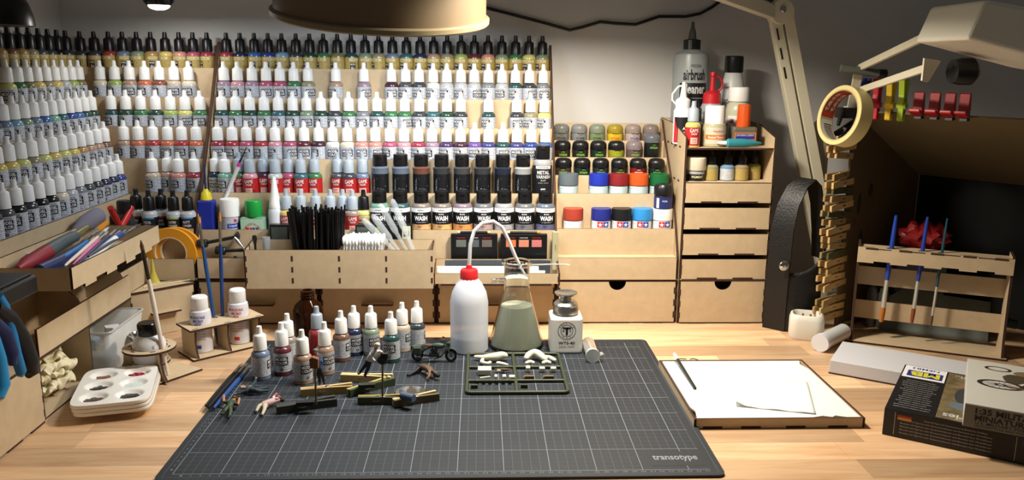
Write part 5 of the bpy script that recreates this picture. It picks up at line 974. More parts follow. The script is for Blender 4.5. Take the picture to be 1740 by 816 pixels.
tag(MB().lathe([(2.0, 0), (2.1, .06), (2.0, .14), (.05, .16)], 40).build('lens_disc', mat('dark_lens', '20262c', .08, coat=1), None, (23.2, 22.2, MZ), smooth=30), 'round dark glossy disc lying behind the foil roll', 'disc')
# ------------------------------------------------------------------ figurines
SKIN = C('c08868', .6); 
def figurine(label, J, cols, head=None, extra=None):
    """J: joint -> (px, py, height or depth) points; one continuous skinned body, coloured by the nearest bone"""
    P = {k: Vector(v) for k, v in J.items()}; o0 = Vector((P['pelvis'].x, P['pelvis'].y, MZ))
    order = ['pelvis', 'chest', 'neck', 'head', 'sl', 'el', 'hl', 'sr', 'er', 'hr', 'pl', 'kl', 'fl', 'tl', 'pr', 'kr', 'fr', 'tr']
    if 'neck' not in P: P['neck'] = P['chest'].lerp(P['head'], .5)
    for s_ in 'lr':
        if 's'+s_ not in P: P['s'+s_] = P['chest'].lerp(P['e'+s_], .3)
        if 'p'+s_ not in P: P['p'+s_] = P['pelvis'].lerp(P['k'+s_], .22)
        if 't'+s_ not in P: d = (P['f'+s_]-P['k'+s_]).normalized(); P['t'+s_] = P['f'+s_]+d*.15+Vector((.0, -.25, .12))
    R_ = dict(pelvis=.46, chest=.5, neck=.2, head=.33, sl=.27, el=.2, hl=.16, sr=.27, er=.2, hr=.16, pl=.34, kl=.25, fl=.18, tl=.15, pr=.34, kr=.25, fr=.18, tr=.15)
    E_ = [('pelvis', 'chest', 0), ('chest', 'neck', 2), ('neck', 'head', 2), ('chest', 'sl', 0), ('sl', 'el', 4), ('el', 'hl', 5), ('chest', 'sr', 0), ('sr', 'er', 4), ('er', 'hr', 5), ('pelvis', 'pl', 1), ('pl', 'kl', 1), ('kl', 'fl', 1), ('fl', 'tl', 3), ('pelvis', 'pr', 1), ('pr', 'kr', 1), ('kr', 'fr', 1), ('fr', 'tr', 3)]
    pts = [P[k]-o0 for k in order]; ix = {k: i for i, k in enumerate(order)}
    me = skinmesh(pts, [(ix[a], ix[b]) for a, b, _ in E_], [R_[k] for k in order], 2)
    t = thing('figurine', label, 'figurine', o0, 0, 'painted figurines'); o = meshobj('body', me, [C(c, .6) for c in cols], t)
    for p in me.polygons:
        c = p.center/S; best = None
        for a, b, mi in E_:
            A, B_ = P[a]-o0, P[b]-o0; d = B_-A; k = max(0, min(1, (c-A).dot(d)/max(1e-6, d.dot(d)))); q = (c-(A+d*k)).length-R_[a]*(1-k)-R_[b]*k
            if mi == 5 and k > .75: mi = 2
            if best is None or q < best[0]: best = (q, mi)
        p.material_index = best[1]
    h = P['head']-o0; up = (P['head']-P['chest']).normalized()
    hr = MB().sph(tuple(h+up*.16), (.36, .36, .3), 12, 8).build('hair' if head is None or head[0] == 'hair' else 'helmet', C(head[1] if head else '2a1c14', .7), t, smooth=60)
    fc = up.cross(Vector((1, 0, 0))).normalized(); fc = fc if fc.z > 0 or abs(up.z) > .7 else -fc
    if abs(up.z) > .7: fc = Vector((0, -1, 0))
    MB().sph(tuple(h+fc*.34), (.07, .09, .09), 8, 6).build('nose', SKIN, t, smooth=60)
    return t
z = lambda x, y_, h: aZ(x, y_, MZ+h)
figurine('figurine in green uniform lying on its back with both arms raised', dict(pelvis=z(390.3, 690.6, .6), chest=z(393.5, 684.5, .65), head=z(398.6, 678.5, .7), el=z(380, 684, .7), hl=z(380.2, 671, 1.0), er=z(404.5, 688, .7), hr=z(406.8, 676, 1.1), kl=z(382.8, 697, .7), fl=z(378, 704, .35), kr=z(392.2, 698, .7), fr=z(389.7, 708, .35), tl=z(376.5, 704, .8), tr=z(387.5, 710, .7)), ['3c4a34', '3c4a34', 'b07850', '17171a', '3c4a34', 'b07850'], ('hair', '2c2018'))
figurine('figurine in dark teal overalls lying prone with arms spread', dict(pelvis=z(433.3, 664.5, .6), chest=z(423.5, 661, .65), head=z(413.5, 659, .65), el=z(433, 650.5, .7), hl=z(435.2, 642, .8), er=z(410.6, 668, .4), hr=z(398.5, 670, .4), kl=z(443.4, 661, .5), fl=z(454, 659, .4), kr=z(443, 665, .4), fr=z(454, 664, .35), sl=z(427, 657, .7), sr=z(419, 665, .6), tl=z(456.5, 657, .4), tr=z(456.5, 664.5, .3)), ['26383e', '26343a', 'c88a78', '16181a', '26383e', '26383e'], ('hair', 'b0a090'))
figurine('figurine in a bloodied white shirt and cream trousers lying down', dict(pelvis=z(449, 687.5, .6), chest=z(465, 682, .65), head=z(477, 680, .6), el=z(465, 674.5, .9), hl=z(471.5, 668, 1.2), er=z(472, 677, .9), hr=z(475, 672, 1.2), kl=z(440, 690, .7), fl=z(435.5, 699.5, .35), kr=z(449.8, 695, .6), fr=z(445.5, 705, .35), tl=z(432, 701, .4), tr=z(441, 706.5, .4)), ['c0a09a', 'c0b49c', 'b87868', '151517', 'cfc4c0', 'b8606a'], ('hair', '241a16'))
D0 = Vector((11.3, 22.6, MZ+1.02)); V = Vector
figurine('standing figurine in a blue shirt and black trousers on a clothespin', dict(pelvis=D0+V((-.1, 0, 2.45)), chest=D0+V((-.25, .05, 3.6)), head=D0+V((-.4, 0, 4.55)), el=D0+V((.4, .1, 3.0)), hl=D0+V((.15, -.3, 2.4)), er=D0+V((-.95, .1, 3.0)), hr=D0+V((-.7, -.4, 2.5)), kl=D0+V((.3, .1, 1.3)), fl=D0+V((.5, .1, .2)), kr=D0+V((-.15, .0, 1.3)), fr=D0+V((-.05, 0, .2)), tl=D0+V((.65, -.2, .12)), tr=D0+V((-.05, -.35, .12))), ['23406e', '17181c', 'a87a5c', '101012', '23406e', '23406e'], ('hair', '6a6a68'))
EY = 17.7; e = lambda x, y_, dy=0: aY(x, y_, EY+dy)
figurine('leaping figurine in a white shirt and jeans held on a steel rod', dict(pelvis=e(628, 610), chest=e(636, 599), head=e(640.5, 588), el=e(632, 609, -.4), hl=e(638, 615, -.6), er=e(646, 597, .3), hr=e(650, 600, -.3), kl=e(620, 622), fl=e(611, 634), kr=e(626, 625, -.2), fr=e(619.5, 639, -.2), tl=e(608, 636, -.3), tr=e(624, 641, -.5)), ['d4d4d0', '232b3e', 'c89080', '8a4a24', 'd8d8d4', 'd8d8d4'], ('hair', 'cfc4b0'))
def holder(px, base, top, Y, lb, block):
    a = aY(px, base, Y); b = aY(px-2 if block else px, top, Y); t = thing('holder_rod', lb, 'rod', (a.x, Y, MZ+1.02)); h = b.z-(MZ+1.02); dx = b.x-a.x
    MB().tube([(0, 0, 0), (dx, 0, h)], .13, 8).build('rod', C('7a6a50', .35, metal=.7), t)
    if block: MB().poly([(-.55, 0), (.45, -.1), (.5, 1.2), (-.2, 1.45), (-.6, 1.2)], 'y', -.4, .4).xf(Matrix.Translation((dx, 0, h-.2))).build('cork', C('7a4c2a', .8), t, bevel=.08)
    else: MB().sph((dx, 0, h), (.7, .5, .6), 12, 8).box(dx-.2, -.3, h+.3, dx+.7, .3, h+.9).build('gear_pack', C('1c2018', .6), t, smooth=50)
holder(537, 683, 622, 16.0, 'steel rod with a brown cork standing on the dark clothespin', True); holder(650, 677, 612, 17.6, 'steel rod with a dark gear pack standing on the yellow clothespin', False)
figurine('figurine in a brown jacket crouched face down beside the motorcycle', dict(pelvis=z(716, 622, .9), chest=z(731, 628, 1.1), head=z(742.5, 637, .75), el=z(729, 640, .7), hl=z(724.5, 647, .2), er=z(737, 633, .7), hr=z(739, 642, .25), kl=z(706, 631, .45), fl=z(694, 638, .25), kr=z(713, 631, .3), fr=z(703, 634, .2), tl=z(691, 637, .25), tr=z(700, 636, .2)), ['5e452e', '16171a', '4a3020', '101012', '6a4c30', '7a5838'], ('hair', '15130f'))
# ------------------------------------------------------------------ motorcycle
t = thing('model_motorcycle', 'dark green scale model motorcycle with saddlebags on the mat', 'model motorcycle', (25.6, 33.9, MZ), R(-4)); t.scale = (1.12, 1.12, 1.25); MG = C('3a4a40', .5); MK = C('17181a', .5)
for x in (-2.1, 2.3):
    w = MB(); n, k = 28, 8; vs = [((.62+.17*math.cos(2*PI*j/k))*math.cos(2*PI*i/n), .17*math.sin(2*PI*j/k), (.62+.17*math.cos(2*PI*j/k))*math.sin(2*PI*i/n)) for i in range(n) for j in range(k)]
    w.add([(x+a, b, c+.79) for a, b, c in vs], [(i*k+j, i*k+(j+1) % k, ((i+1) % n)*k+(j+1) % k, ((i+1) % n)*k+j) for i in range(n) for j in range(k)]); o = w.build('wheel', MK, t, smooth=60)
    sp_ = MB().lathe([(.16, -.16), (.16, .16)], 12, (x, 0, .79), ax='y')
    for a_ in range(0, 360, 30): sp_.beam((x, 0, .79), (x+.5*math.cos(R(a_)), 0, .79+.5*math.sin(R(a_))), .04, .04, up=(0, 1, 0))
    sp_.build('spokes', DARKSTEEL, o)
    MB().poly([((.86+.05*q)*math.cos(R(a_)), (.86+.05*q)*math.sin(R(a_))) for q, rng in ((0, range(20, 170, 15)), (1, range(165, 15, -15))) for a_ in rng], 'y', -.22, .22).xf(Matrix.Translation((x, 0, .79))).build('mudguard', MG, t, smooth=40)
MB().tube([(-2.1, 0, .8), (-.9, 0, .75), (.9, 0, .6), (1.5, 0, 1.2), (1.7, 0, 2.0), (.2, 0, 1.9), (-.8, 0, 1.6), (-2.1, 0, .8)], .1, 8).build('frame', MG, t, smooth=50)
MB().sph((.65, 0, 1.95), (.95, .36, .36), 14, 8).build('fuel_tank', MG, t, smooth=60); MB().sph((-.75, 0, 2.05), (.75, .4, .16), 12, 6).build('seat', C('4a3626', .7), t, smooth=60)
en = MB().box(-.55, -.35, .45, .75, .35, 1.1); 
for a_ in (-30, 30): en.tube([(.1, 0, 1.0), (.1+.75*math.sin(R(a_)), 0, 1.0+.7*math.cos(R(a_)))], .24, 10)
en.build('engine', DARKSTEEL, t)
for yy in (-.28, .28): MB().tube([(2.3, yy, .79), (1.75, yy, 2.1), (1.65, yy, 2.5)], .08, 6).build('fork', MG, t, smooth=50)
MB().tube([(1.1, -1.0, 2.75), (1.5, -.6, 2.75), (1.65, 0, 2.5), (1.5, .6, 2.75), (1.1, 1.0, 2.75)], .08, 6).build('handlebar', MK, t, smooth=50); MB().lathe([(.1, -.2), (.28, 0), (.3, .25)], 14, (1.95, 0, 2.25), ax='x').build('headlamp', MG, t, smooth=40)
for yy in (-.75, .4): MB().box(-2.6, yy, 1.0, -1.5, yy+.4, 1.9).build('saddlebag', C('3c4638', .7), t, bevel=.12)
MB().tube([(.4, -.42, .6), (-.9, -.5, .5), (-2.2, -.5, .55)], [.08, .1, .14], 8).build('exhaust', DARKSTEEL, t, smooth=50); MB().tube([(.0, .35, .5), (.1, .8, .02)], .06, 6).build('kickstand', MK, t); MB().box(-2.7, -.3, 1.75, -1.6, .3, 1.9).build('luggage_rack', MG, t)
# brown glass bottle
p = aZ(513, 597, 0); t = thing('brown_bottle', 'open brown glass bottle behind the paint bottles', 'bottle', (5.1, 46.2, .01)); 
MB().lathe([(2.2, 0), (2.35, .2), (2.35, 4.6), (2.0, 5.5), (1.1, 6.3), (1.0, 6.6), (1.15, 6.75), (1.0, 6.95), (1.15, 7.15), (1.0, 7.35), (1.12, 7.55), (1.0, 7.8), (.75, 7.8), (.75, 6.4), (1.8, 5.3), (2.1, 4.5), (2.1, .3), (.05, .3)], 40, close=False).build('glass', mat('amber_glass', '4a2410', .04, trans=.75, ior=1.3), t, smooth=35)
# ================================================================== right: drawing board
t = thing('drawing_board', 'low MDF tray holding a white drawing sheet beside the mat', 'drawing board', (68.75, 21.2, 0)); W_ = 10.2; H_ = 10.0
plate(MB(), -W_, -H_, .02, W_, H_, .35).build('base_board', MB2, t)
for n_, a in (('front_rail', (-W_, -H_-.3, .02, W_, -H_, 1.25)), ('back_rail', (-W_, H_, .02, W_, H_+.3, 1.25)), ('side_rail', (-W_-.3, -H_-.3, .02, -W_, H_+.3, 1.25)), ('side_rail', (W_, -H_-.3, .02, W_+.3, H_+.3, 1.25))): plate(MB(), *a).build(n_, MB2, t)
tabs(t, [(x-1.2, -H_-.33, .03, x+1.2, -H_-.3, .3) for x in (-8.2, -3.5, 2.0, 7.2)])
sh_ = [(-W_+.15, -H_+.1), (4.2, -H_+.1), (5.6, -H_+.55), (6.6, -H_+.15), (7.2, -H_+.6), (8.4, -H_+.1), (W_-.15, -H_+.1), (W_-.15, H_-3.5), (W_-.7, H_-1.5), (W_-.2, H_-.1), (-W_+.15, H_-.1), (-W_+.15, -H_+3.5), (-W_+.5, -H_+2.2)]
MB().poly(sh_, 'z', 1.0, 1.22).build('drawing_sheet', mat('white_card', 'e6e6e2', .6), t)
for sx in (-1, 1): MB().tube([(-6.2+sx*.3, H_+.3, 1.4), (-6.2+sx*1.0, H_+1.0, 1.2), (-6.2+sx*2.2, H_+.6, .9)], .07, 6).build('wire_hook', BURNT, t)
P0, P1 = aZ(1146, 602, 2.2), aZ(1181, 660, 1.42)
rod('cocktail_stick', 'black stick with a white tip lying across the drawing board', 'stick', [[P1, P1.lerp(P0, .82)], [P1.lerp(P0, .82), P0]], [[.22, .22], [.26, .24]], [C('1c2420', .4), WHITE], ['shaft', 'tip'])
pc = [aZ(x, y_, 1.3) for x, y_ in ((1248, 690), (1386, 704), (1372, 650), (1244, 637))]
b = MB().patch(lambda u, v: tuple((pc[0].lerp(pc[1], u)).lerp(pc[3].lerp(pc[2], u), v)+Vector((0, 0, .0+(.7*max(0, 1-u*7)*(1-v)**2)+.12*max(0, 1-v*9)*math.sin(u*9)**2+.1*max(0, (u-.93)*10)))), 24, 16); o = b.build('loose_paper', mat('paper', 'e2e2df', .7), None, smooth=60); so = o.modifiers.new('t', 'SOLIDIFY'); so.thickness = .0002; tag(o, 'small white paper sheet with curled edges on the drawing board', 'paper')
# white box
def rotp(o, rz): return lambda x, y_, z_=0: Vector(o)+Matrix.Rotation(rz, 3, 'Z')@Vector((x, y_, z_))
t = thing('white_box', 'flat white cardboard box in front of the brush rack', 'box', (82.4, 29.2, .02), R(-33)); MB().box(0, 0, 0, 26, 9.8, 2.0).build('lid', mat('white_box', 'c8c8cc', .6), t, bevel=.1); MB().box(-.05, -.08, 0, 26.05, 9.9, .18).build('base_edge', BURNT, t)
# kit boxes
t = thing('kit_box', 'black model kit box with printed text in several languages', 'box', (80.5, 9.0, .01), R(-34)); KB = mat('kit_black', '15161a', .4); MB().box(0, 0, 0, 30, 17.6, 3.4).build('box_body', KB, t, bevel=.08)
up = lambda u, v: (u, v, 3.42); fr_ = front(0, -.03, 0)
g = MB().box(.2, 12.6, 3.4, 5.2, 17.4, 3.41, mi=0); g.text('NEMB3', 3.2, .7, lambda u, v: (2.7-u, 16.6-v, 3.43), 1, .01); g.box(.7, 13.2, 3.41, 4.9, 15.6, 3.42, mi=1); g.text('MB', 3.5, 1.8, lambda u, v: (2.8-u, 14.4-v, 3.44), 2, .05); g.build('logo_print', [PRINTW, C('22307a', .4), C('d8cc3a', .4)], t)
art = MB().box(5.4, .3, 3.4, 13.5, 17.2, 3.41); art.build('picture_print', mat('kit_art', '6a5c40', .5, noise=.5, nscale=60), t)
MB().sph((8.0, 9, 3.42), (1.3, 3.2, .02), 16, 6).sph((8.4, 5.2, 3.42), (2.2, 1.4, .02), 16, 6, 1).sph((7.6, 12.6, 3.42), (.7, .8, .02), 12, 6, 2).sph((9.2, 9.6, 3.42), (.8, 2.6, .02), 12, 6, 1).build('picture_print', [C('2c3034', .6), C('5a6670', .6), C('7a5a44', .6)], t)
g = MB(); g.text('series', 3.8, 1.4, lambda u, v: (7.9-u, 1.5-v, 3.43), 0, .02); g.text('Mom..', 3.6, 1.2, lambda u, v: (8.0-u, 15.9-v, 3.43), 0, .03)
for k in range(15): g.text('model kit contents and paint guide', random.uniform(3.0, 4.2), .3, lambda u, v, k=k: (2.7-u, 1.3+k*.72-v, 3.43), 0)
for k in range(6): g.text('Bausatz mit Figuren zum Zusammenbauen und Bemalen fuer Modellbauer', 9.5 if k else 6.5, .22, fr_, 0, 0, (6.6 if k else 7.6, 2.7-k*.4)); g.text('Maquette a assembler et peindre avec figurines pour modelistes', 10, .22, fr_, 0, 0, (21.6 if k else 22.4, 2.7-k*.4))
g.box(13.6, -.035, .3, 13.65, -.02, 3.1, mi=0); g.box(1.2, -.035, .3, 1.25, -.02, 3.1, mi=0); g.build('text_print', C('b8b8b4', .5), t)
g = MB()
for x, cs in ((1.5, (0, 1, 2)), ):
    for i in range(3): g.box(x, -.04, 2.3+.28*(2-i), x+1.5, -.02, 2.58+.28*(2-i), mi=i)
fg = [INK, C('9a2a22', .5), C('c09030', .5), C('2a3a7a', .5), PRINTW]
g.build('flag_print', fg, t); g = MB()
for i in range(3): g.box(14.2+.45*i, -.04, 2.3, 14.65+.45*i, -.02, 3.1, mi=(3, 4, 1)[i])
g.build('flag_print', [INK, C('9a2a22', .5), C('c09030', .5), C('2a3a7a', .5), PRINTW], t)
t = thing('kit_box', 'white and grey military miniatures kit box with a motorcycle picture', 'box', (86.9, 3.75, 3.45), R(-31)); MB().box(0, 0, 0, 22, 16.8, 2.75).build('box_body', mat('kit_white', 'c8c6bc', .5), t, bevel=.06)
MB().box(.05, -.03, .05, 22, -.01, 2.6).build('front_print', mat('kit_grey', '77766e', .5), t); g = MB(); f2 = front(0, -.05, 0)
g.text('1:35 MILITARY', 6.6, .72, f2, 0, .03, (4.4, 2.05)).text('MINIATURES', 5.8, .68, f2, 0, .03, (4.0, 1.25)).text('U.S. MILITARY POLICE SET', 6.8, .36, f2, 0, .01, (4.6, .68)).text('MOTORCYCLE AND FIGURES', 5.6, .26, f2, 0, 0, (4.0, .28)); g.box(9.2, -.05, .1, 12.5, -.04, 2.4, mi=0); g.build('text_print', INK, t)
g = MB(); zt = 2.76                           # motorcycle picture printed on the lid
def ringp(cx, cy, ro, ri, sq, mi):
    n = 36; g.add([(cx+r*math.cos(2*PI*i/n), cy+r*sq*math.sin(2*PI*i/n), zt+.004) for r in (ri, ro) for i in range(n)], [(i, n+i, n+(i+1) % n, (i+1) % n) for i in range(n)], mi)
ringp(3.6, 8.2, 2.5, 1.95, .62, 0); ringp(3.6, 8.2, .7, .3, .62, 0); ringp(12.5, 8.6, 2.5, 1.95, .62, 0); ringp(3.4, 14.2, 1.5, 1.1, .6, 0)
for a_ in range(0, 360, 24): c_, s_ = math.cos(R(a_)), math.sin(R(a_))*.62; g.add([(3.6+.5*c_-.04*s_, 8.2+.5*s_+.04*c_, zt+.003), (3.6+2*c_-.04*s_, 8.2+2*s_+.04*c_, zt+.003), (3.6+2*c_+.04*s_, 8.2+2*s_-.04*c_, zt+.003), (3.6+.5*c_+.04*s_, 8.2+.5*s_-.04*c_, zt+.003)], [(0, 1, 2, 3)], 0)
for cx, cy, rx, ry, mi in ((8, 11.4, 4.2, 1.7, 1), (7.6, 13.4, 2.6, 1.3, 2), (8.4, 8.9, 2.6, 1.1, 0), (9.5, 12.6, 1.9, .9, 3), (5.0, 11.0, 1.1, 1.8, 1), (10.8, 10.2, 2.2, .7, 3)): g.sph((cx, cy, zt), (rx, ry, .012), 24, 6, mi)
for x0, y0, x1, y1, mi in ((6.6, 4.4, 15, 5.0, 3), (4.2, 7.6, 12.6, 8.2, 3), (6.1, 4.2, 6.7, 5.2, 0)): g.box(x0, y0, zt, x1, y1, zt+.006, mi=mi)
g.build('picture_print', [C('2a2622', .6), C('4c4230', .6), C('7c6848', .6), C('6a4830', .6)], t)
# ================================================================== brush rack
t = thing('brush_rack', 'MDF brush rack with three blue-handled brushes hanging tip down', 'rack', (91.6, 43.4, .01), R(-25)); BW = 21.5
plate(MB(), -.6, -.6, 0, BW+.4, 6.6, .3).build('base_plate', MB2, t)
for x in (0, BW-.3): MB().poly([(-.2, .3), (5.6, .3), (5.0, 2.5), (4.4, 8), (4.2, 15.9), (1.0, 15.6), (.9, 9), (.5, 3)], 'x', x, x+.35, 0, 1).build('upright', MB2, t)
def teeth(x0, x1, z0, z1, n):
    up_, dn = [], []
    for i in range(n): a = x0+(x1-x0)*i/n; b = x0+(x1-x0)*(i+1)/n; q = .3 if i % 2 else 0; up_ += [(a, z1-q), (b, z1-q)]; dn += [(a, z0+q), (b, z0+q)]
    return up_+dn[::-1]
MB().poly(teeth(.0, BW, 12.9, 15.4, 9), 'y', .7, 1.0, 0, 1).build('top_front', MB2, t)
o = bpy.data.objects.new('top_shelf', plate_holes(.36, 1.0, BW-.31, 4.2, 14.9, [(4.6, 2.2, .5), (9.0, 2.2, .42), (11.7, 2.2, .36)])); COL.objects.link(o); o.parent = t
plate(MB(), .36, 1.0, 12.9, BW-.31, 4.2, 13.0).build('lower_shelf', MB2, t) if 0 else None
for z0, z1 in ((8.6, 11.6), (3.0, 6.0)): plate(MB(), .36, 4.0, z0, BW-.31, 4.3, z1).build('cross_bar', MB2, t)
tabs(t, [(x-.9, .67, 15.05, x+.9, .7, 15.35) for x in (2, 6.8, 11.2, 15.6, 19.8)])
tw_ = rotp((91.6, 43.4, 0), R(-25))
for lx, r, c, bc, wd, lb, tz, bz in ((4.6, .42, '2044a8', 'b8702c', 1.35, 'wide flat blue brush hanging in the brush rack', 20.5, 3.2), (9.0, .36, '1f40a0', '8a4a24', 1.15, 'medium flat blue brush hanging in the brush rack', 20.6, 3.6), (11.7, .26, '1d4a58', '5a4a3a', 1.0, 'fine teal brush hanging in the brush rack', 20.6, 2.6)):
    a, b_ = tw_(lx+.4, 2.2, tz), tw_(lx-.2, 2.2, bz); brush(lb, a, b_, r, c, bc, (.6, .86), 'brushes in the brush rack', C('d0d0c4', .3, metal=.6), wd)
# ================================================================== spray booth
E0 = Vector((91.4, 49.2, 0)); AL = R(52); d1 = Vector((math.sin(AL), math.cos(AL), 0)); d2 = Vector((math.cos(AL), -math.sin(AL), 0)); HB = 36.4
t = thing('spray_booth', 'open brown hardboard spray booth with a sloped hood and dark interior', 'spray booth', E0, -AL); BR = mat('brown_board', '5c4c34', .8, noise=.12, nscale=9); DK = mat('dark_filter', '0d0d0c', .95)
MB().poly([(0, 0), (25, 0), (25, 24.5), (0, HB)], 'x', 0, .35).build('side_panel', BR, t); MB().poly([(0, 0), (25, 0), (25, 24.5), (0, HB)], 'x', 46, 46.35).build('side_panel', BR, t)
hd_ = MB(); hd_.add([(.36, 0, HB), (46, 0, HB), (46, 25, 24.5), (.36, 25, 24.5)], [(0, 1, 2, 3)]); o = hd_.build('hood_panel', mat('hood_board', '685a3e', .8, noise=.1, nscale=7), t); so = o.modifiers.new('s', 'SOLIDIFY'); so.thickness = .003
tabs(t, [(x, 24.6, 24.9, x+2.6, 24.75, 25.3) for x in range(5, 44, 6)], 'slot')
MB().box(.36, 25, 0, 46, 25.4, 24.4).build('filter_panel', DK, t); MB().box(.36, 0.2, .01, 46, 25, .2).build('booth_floor', mat('booth_floor', '2c2a26', .9), t) if 0 else None
st_ = mat('paint_stain_blue', '24303c', .8); 
for yy, zz_, ry, rz_, c in ((4, 21, .7, 1.8, '2e3230'), (5.5, 14, .8, 2.6, '2a3634'), (3, 18, .4, .7, '5a3024'), (7.5, 23, .8, 1.2, '38301f')): MB().sph((.36, yy, zz_), (.03, ry, rz_), 14, 10).build('paint_stain', C(c, .8), t, smooth=60)
# clothespins on the booth edge
random.seed(3); rzp = math.atan2(-d1.y, -d1.x); pm = [(C('b89a68', .6), C('a88a58', .6)), (C('c8aa74', .6), C('b09060', .6)), (C('a48858', .6), C('90784c', .6)), (C('4a4c2c', .6), C('8a7c50', .6))]
tops = [3.2+i*1.34 for i in range(5)]; zs = [2.4, 3.8, 5.1, 7.6, 9.0, 10.3, 11.6, 12.9, 14.2, 15.6, 16.9, 18.2, 19.4, 20.7, 21.9, 23.2, 24.4, 25.7, 28.8, 30.1, 31.3]
for i, zz_ in enumerate(zs):
    q = random.uniform(1.5, 2.3); c = E0-d1*q
    tt = clothespin('clothespin', 'wooden clothespin clipped to the booth edge, %s from the worktop' % ORD[i], (c.x, c.y, zz_), rzp, pm[3 if i in (7, 12, 15) else i % 3], group='clothespins on the booth edge'); tt.rotation_euler = (0, random.uniform(-.12, .05), rzp+random.uniform(-.06, .06))
c = E0-d1*2.0; t = thing('spring_clamp', 'black spring clamp above the clothespins on the booth edge', 'clamp', (c.x, c.y, 33.2), rzp)
for s_ in (-1, 1): MB().poly([(-3, s_*.05), (0, s_*.3), (3.4, s_*.9), (3.6, s_*1.3), (0, s_*.75), (-3, s_*.5)], 'z', -.5, .5).xf(Matrix.Rotation(R(22), 4, 'Y')).build('jaw', C('141416', .35), t, bevel=.06)
MB().lathe([(.35, -.5), (.35, .5)], 12).build('spring', STEEL, t)
# tape roll hung at the corner
ax = Vector((-.93, -.3, .2)).normalized(); q = ax.to_track_quat('Z', 'Y').to_euler(); p = aY(1435, 198, 43.5)
t = taperoll('crepe_tape', 'cream crepe tape roll hanging at the booth corner', (p.x, p.y, p.z), 4.55, 3.75, 2.4, 'd8c88c', 'b8a878', q)
g = MB()
ins = lambda u, v: (3.72*math.cos(u/3.72), 3.72*math.sin(u/3.72), v)
g.patch(lambda u, v: ins(6.5+5.5*u, -1.1+2.2*v), 14, 1, 0); g.text('tesa', 3.6, .7, lambda u, v: (3.69*math.cos((9.2-u)/3.69), 3.69*math.sin((9.2-u)/3.69), .55+v), 1, .02); g.text('tesa', 3.6, .7, lambda u, v: (3.69*math.cos((9.2-u)/3.69), 3.69*math.sin((9.2-u)/3.69), -.5+v), 1, .02); g.patch(lambda u, v: ins(12.4+5*u, -1.1+2.2*v), 14, 1, 1)
for k in range(12): g.patch(lambda u, v, k=k: (3.70*math.cos((13+k*.32+.16*u)/3.70), 3.70*math.sin((13+k*.32+.16*u)/3.70), -.9+1.5*v), 1, 1, 2)
g.build('core_print', [C('b84030', .5), C('cfcab8', .5), INK], t)
t = thing('black_clip', 'black clip on the booth corner carrying the tape roll', 'clip', (E0.x, E0.y, HB+.0)); MB().box(-2.9, -2.4, -1.2, .2, .3, .4).tube([(-2.6, -2, 0), (-3.6, -3.2, -2.2)], [.5, .3], 8).build('clip_body', C('101012', .35), t, bevel=.15)
# plastic pegs and red clips on the hood edge
def hood(px): # point of the hood's front edge seen at this column
    d = ray(px, 188); k = (d2.x*d.y-d2.y*d.x); s_ = ((CAM.x-E0.x)*d.y-(CAM.y-E0.y)*d.x)/k; return E0+d2*s_
for x, c, lb in ((1467, '22307c', 'blue'), (1488, 'c02838', 'red'), (1511, 'd8b428', 'yellow'), (1532, 'a8c030', 'lime')):
    P = hood(x); t = thing('plastic_peg', lb+' plastic peg clipped upright on the hood edge', 'peg', (P.x, P.y, HB+.3), -AL, 'plastic pegs on the hood edge'); m_ = C(c, .4)
    for s_ in (-1, 1): MB().poly([(s_*.12, -1.7), (s_*.55, -1.5), (s_*.5, .2), (s_*.75, .9), (s_*.6, 2.2), (s_*.95, 4.4), (s_*.7, 4.7), (s_*.3, 4.4), (s_*.2, .4)], 'x', -.45, .45).build('jaw', m_, t, bevel=.1)
    MB().lathe([(.5, -.7), (.62, -.5), (.62, .5), (.5, .7)], 14, (0, 0, .7), ax='x').build('hinge', m_, t, smooth=40)
for i, x in enumerate((1563, 1590, 1616, 1641)):
    P = hood(x); t = thing('red_clip', 'small red spring clip on the hood edge, %s from the pegs' % ORD[i], 'clip', (P.x, P.y, HB), -AL, 'red clips on the hood edge')
    MB().poly([(-.95, .3), (-.75, 3.0), (-.4, 3.2), (.0, .6)], 'x', -.75, .75).build('back_lever', C('9c1c22', .4), t, bevel=.12); MB().poly([(-.7, .2), (-1.9, .75), (-2.0, .25), (-.7, -.4)], 'x', -.85, .85).build('front_lever', C('a81e24', .4), t, bevel=.15)
    MB().lathe([(.32, -.6), (.32, .6)], 10, (-.55, 0, .5), ax='x').xf(Matrix.Translation((.55, -.55, .3))).build('spring', CHROME, t); MB().poly([(-.6, -.8), (.5, -.8), (.3, .5), (-.45, .5)], 'x', -.5, .5).build('jaw', C('201c1c', .4), t)
# things inside the booth
Q = lambda a, b, z_=0: E0+d2*a+d1*b+Vector((0, 0, z_))
random.seed(9); b = MB().sph((0, 0, 2.4), (4.0, 1.6, 2.4), 24, 16); b.v = [(x*(1+.12*math.sin(5*z_+3*x)), y_*(1+.3*math.sin(4*x+2*z_)), max(0, z_*(1+.14*math.sin(3*x+1)))) for x, y_, z_ in b.v]
P = aY(1568, 420, 52.0); tag(b.build('red_bag', C('8c1c1e', .3), None, (P.x, P.y, 13.02), -.4, smooth=35), 'crumpled shiny red bag on the carton inside the booth', 'bag'); P2 = P
t = thing('carton', 'dark carton standing inside the booth behind the brush rack', 'box', (P2.x, P2.y, .01), -.4); MB().box(-3.8, -1.6, 0, 3.8, 1.6, 13).build('carton_body', C('1c1a17', .8), t, bevel=.1); MB().box(-3.8, -.1, 13, 3.8, .1, 13.01).build('tape_strip', C('2a2620', .6), t)
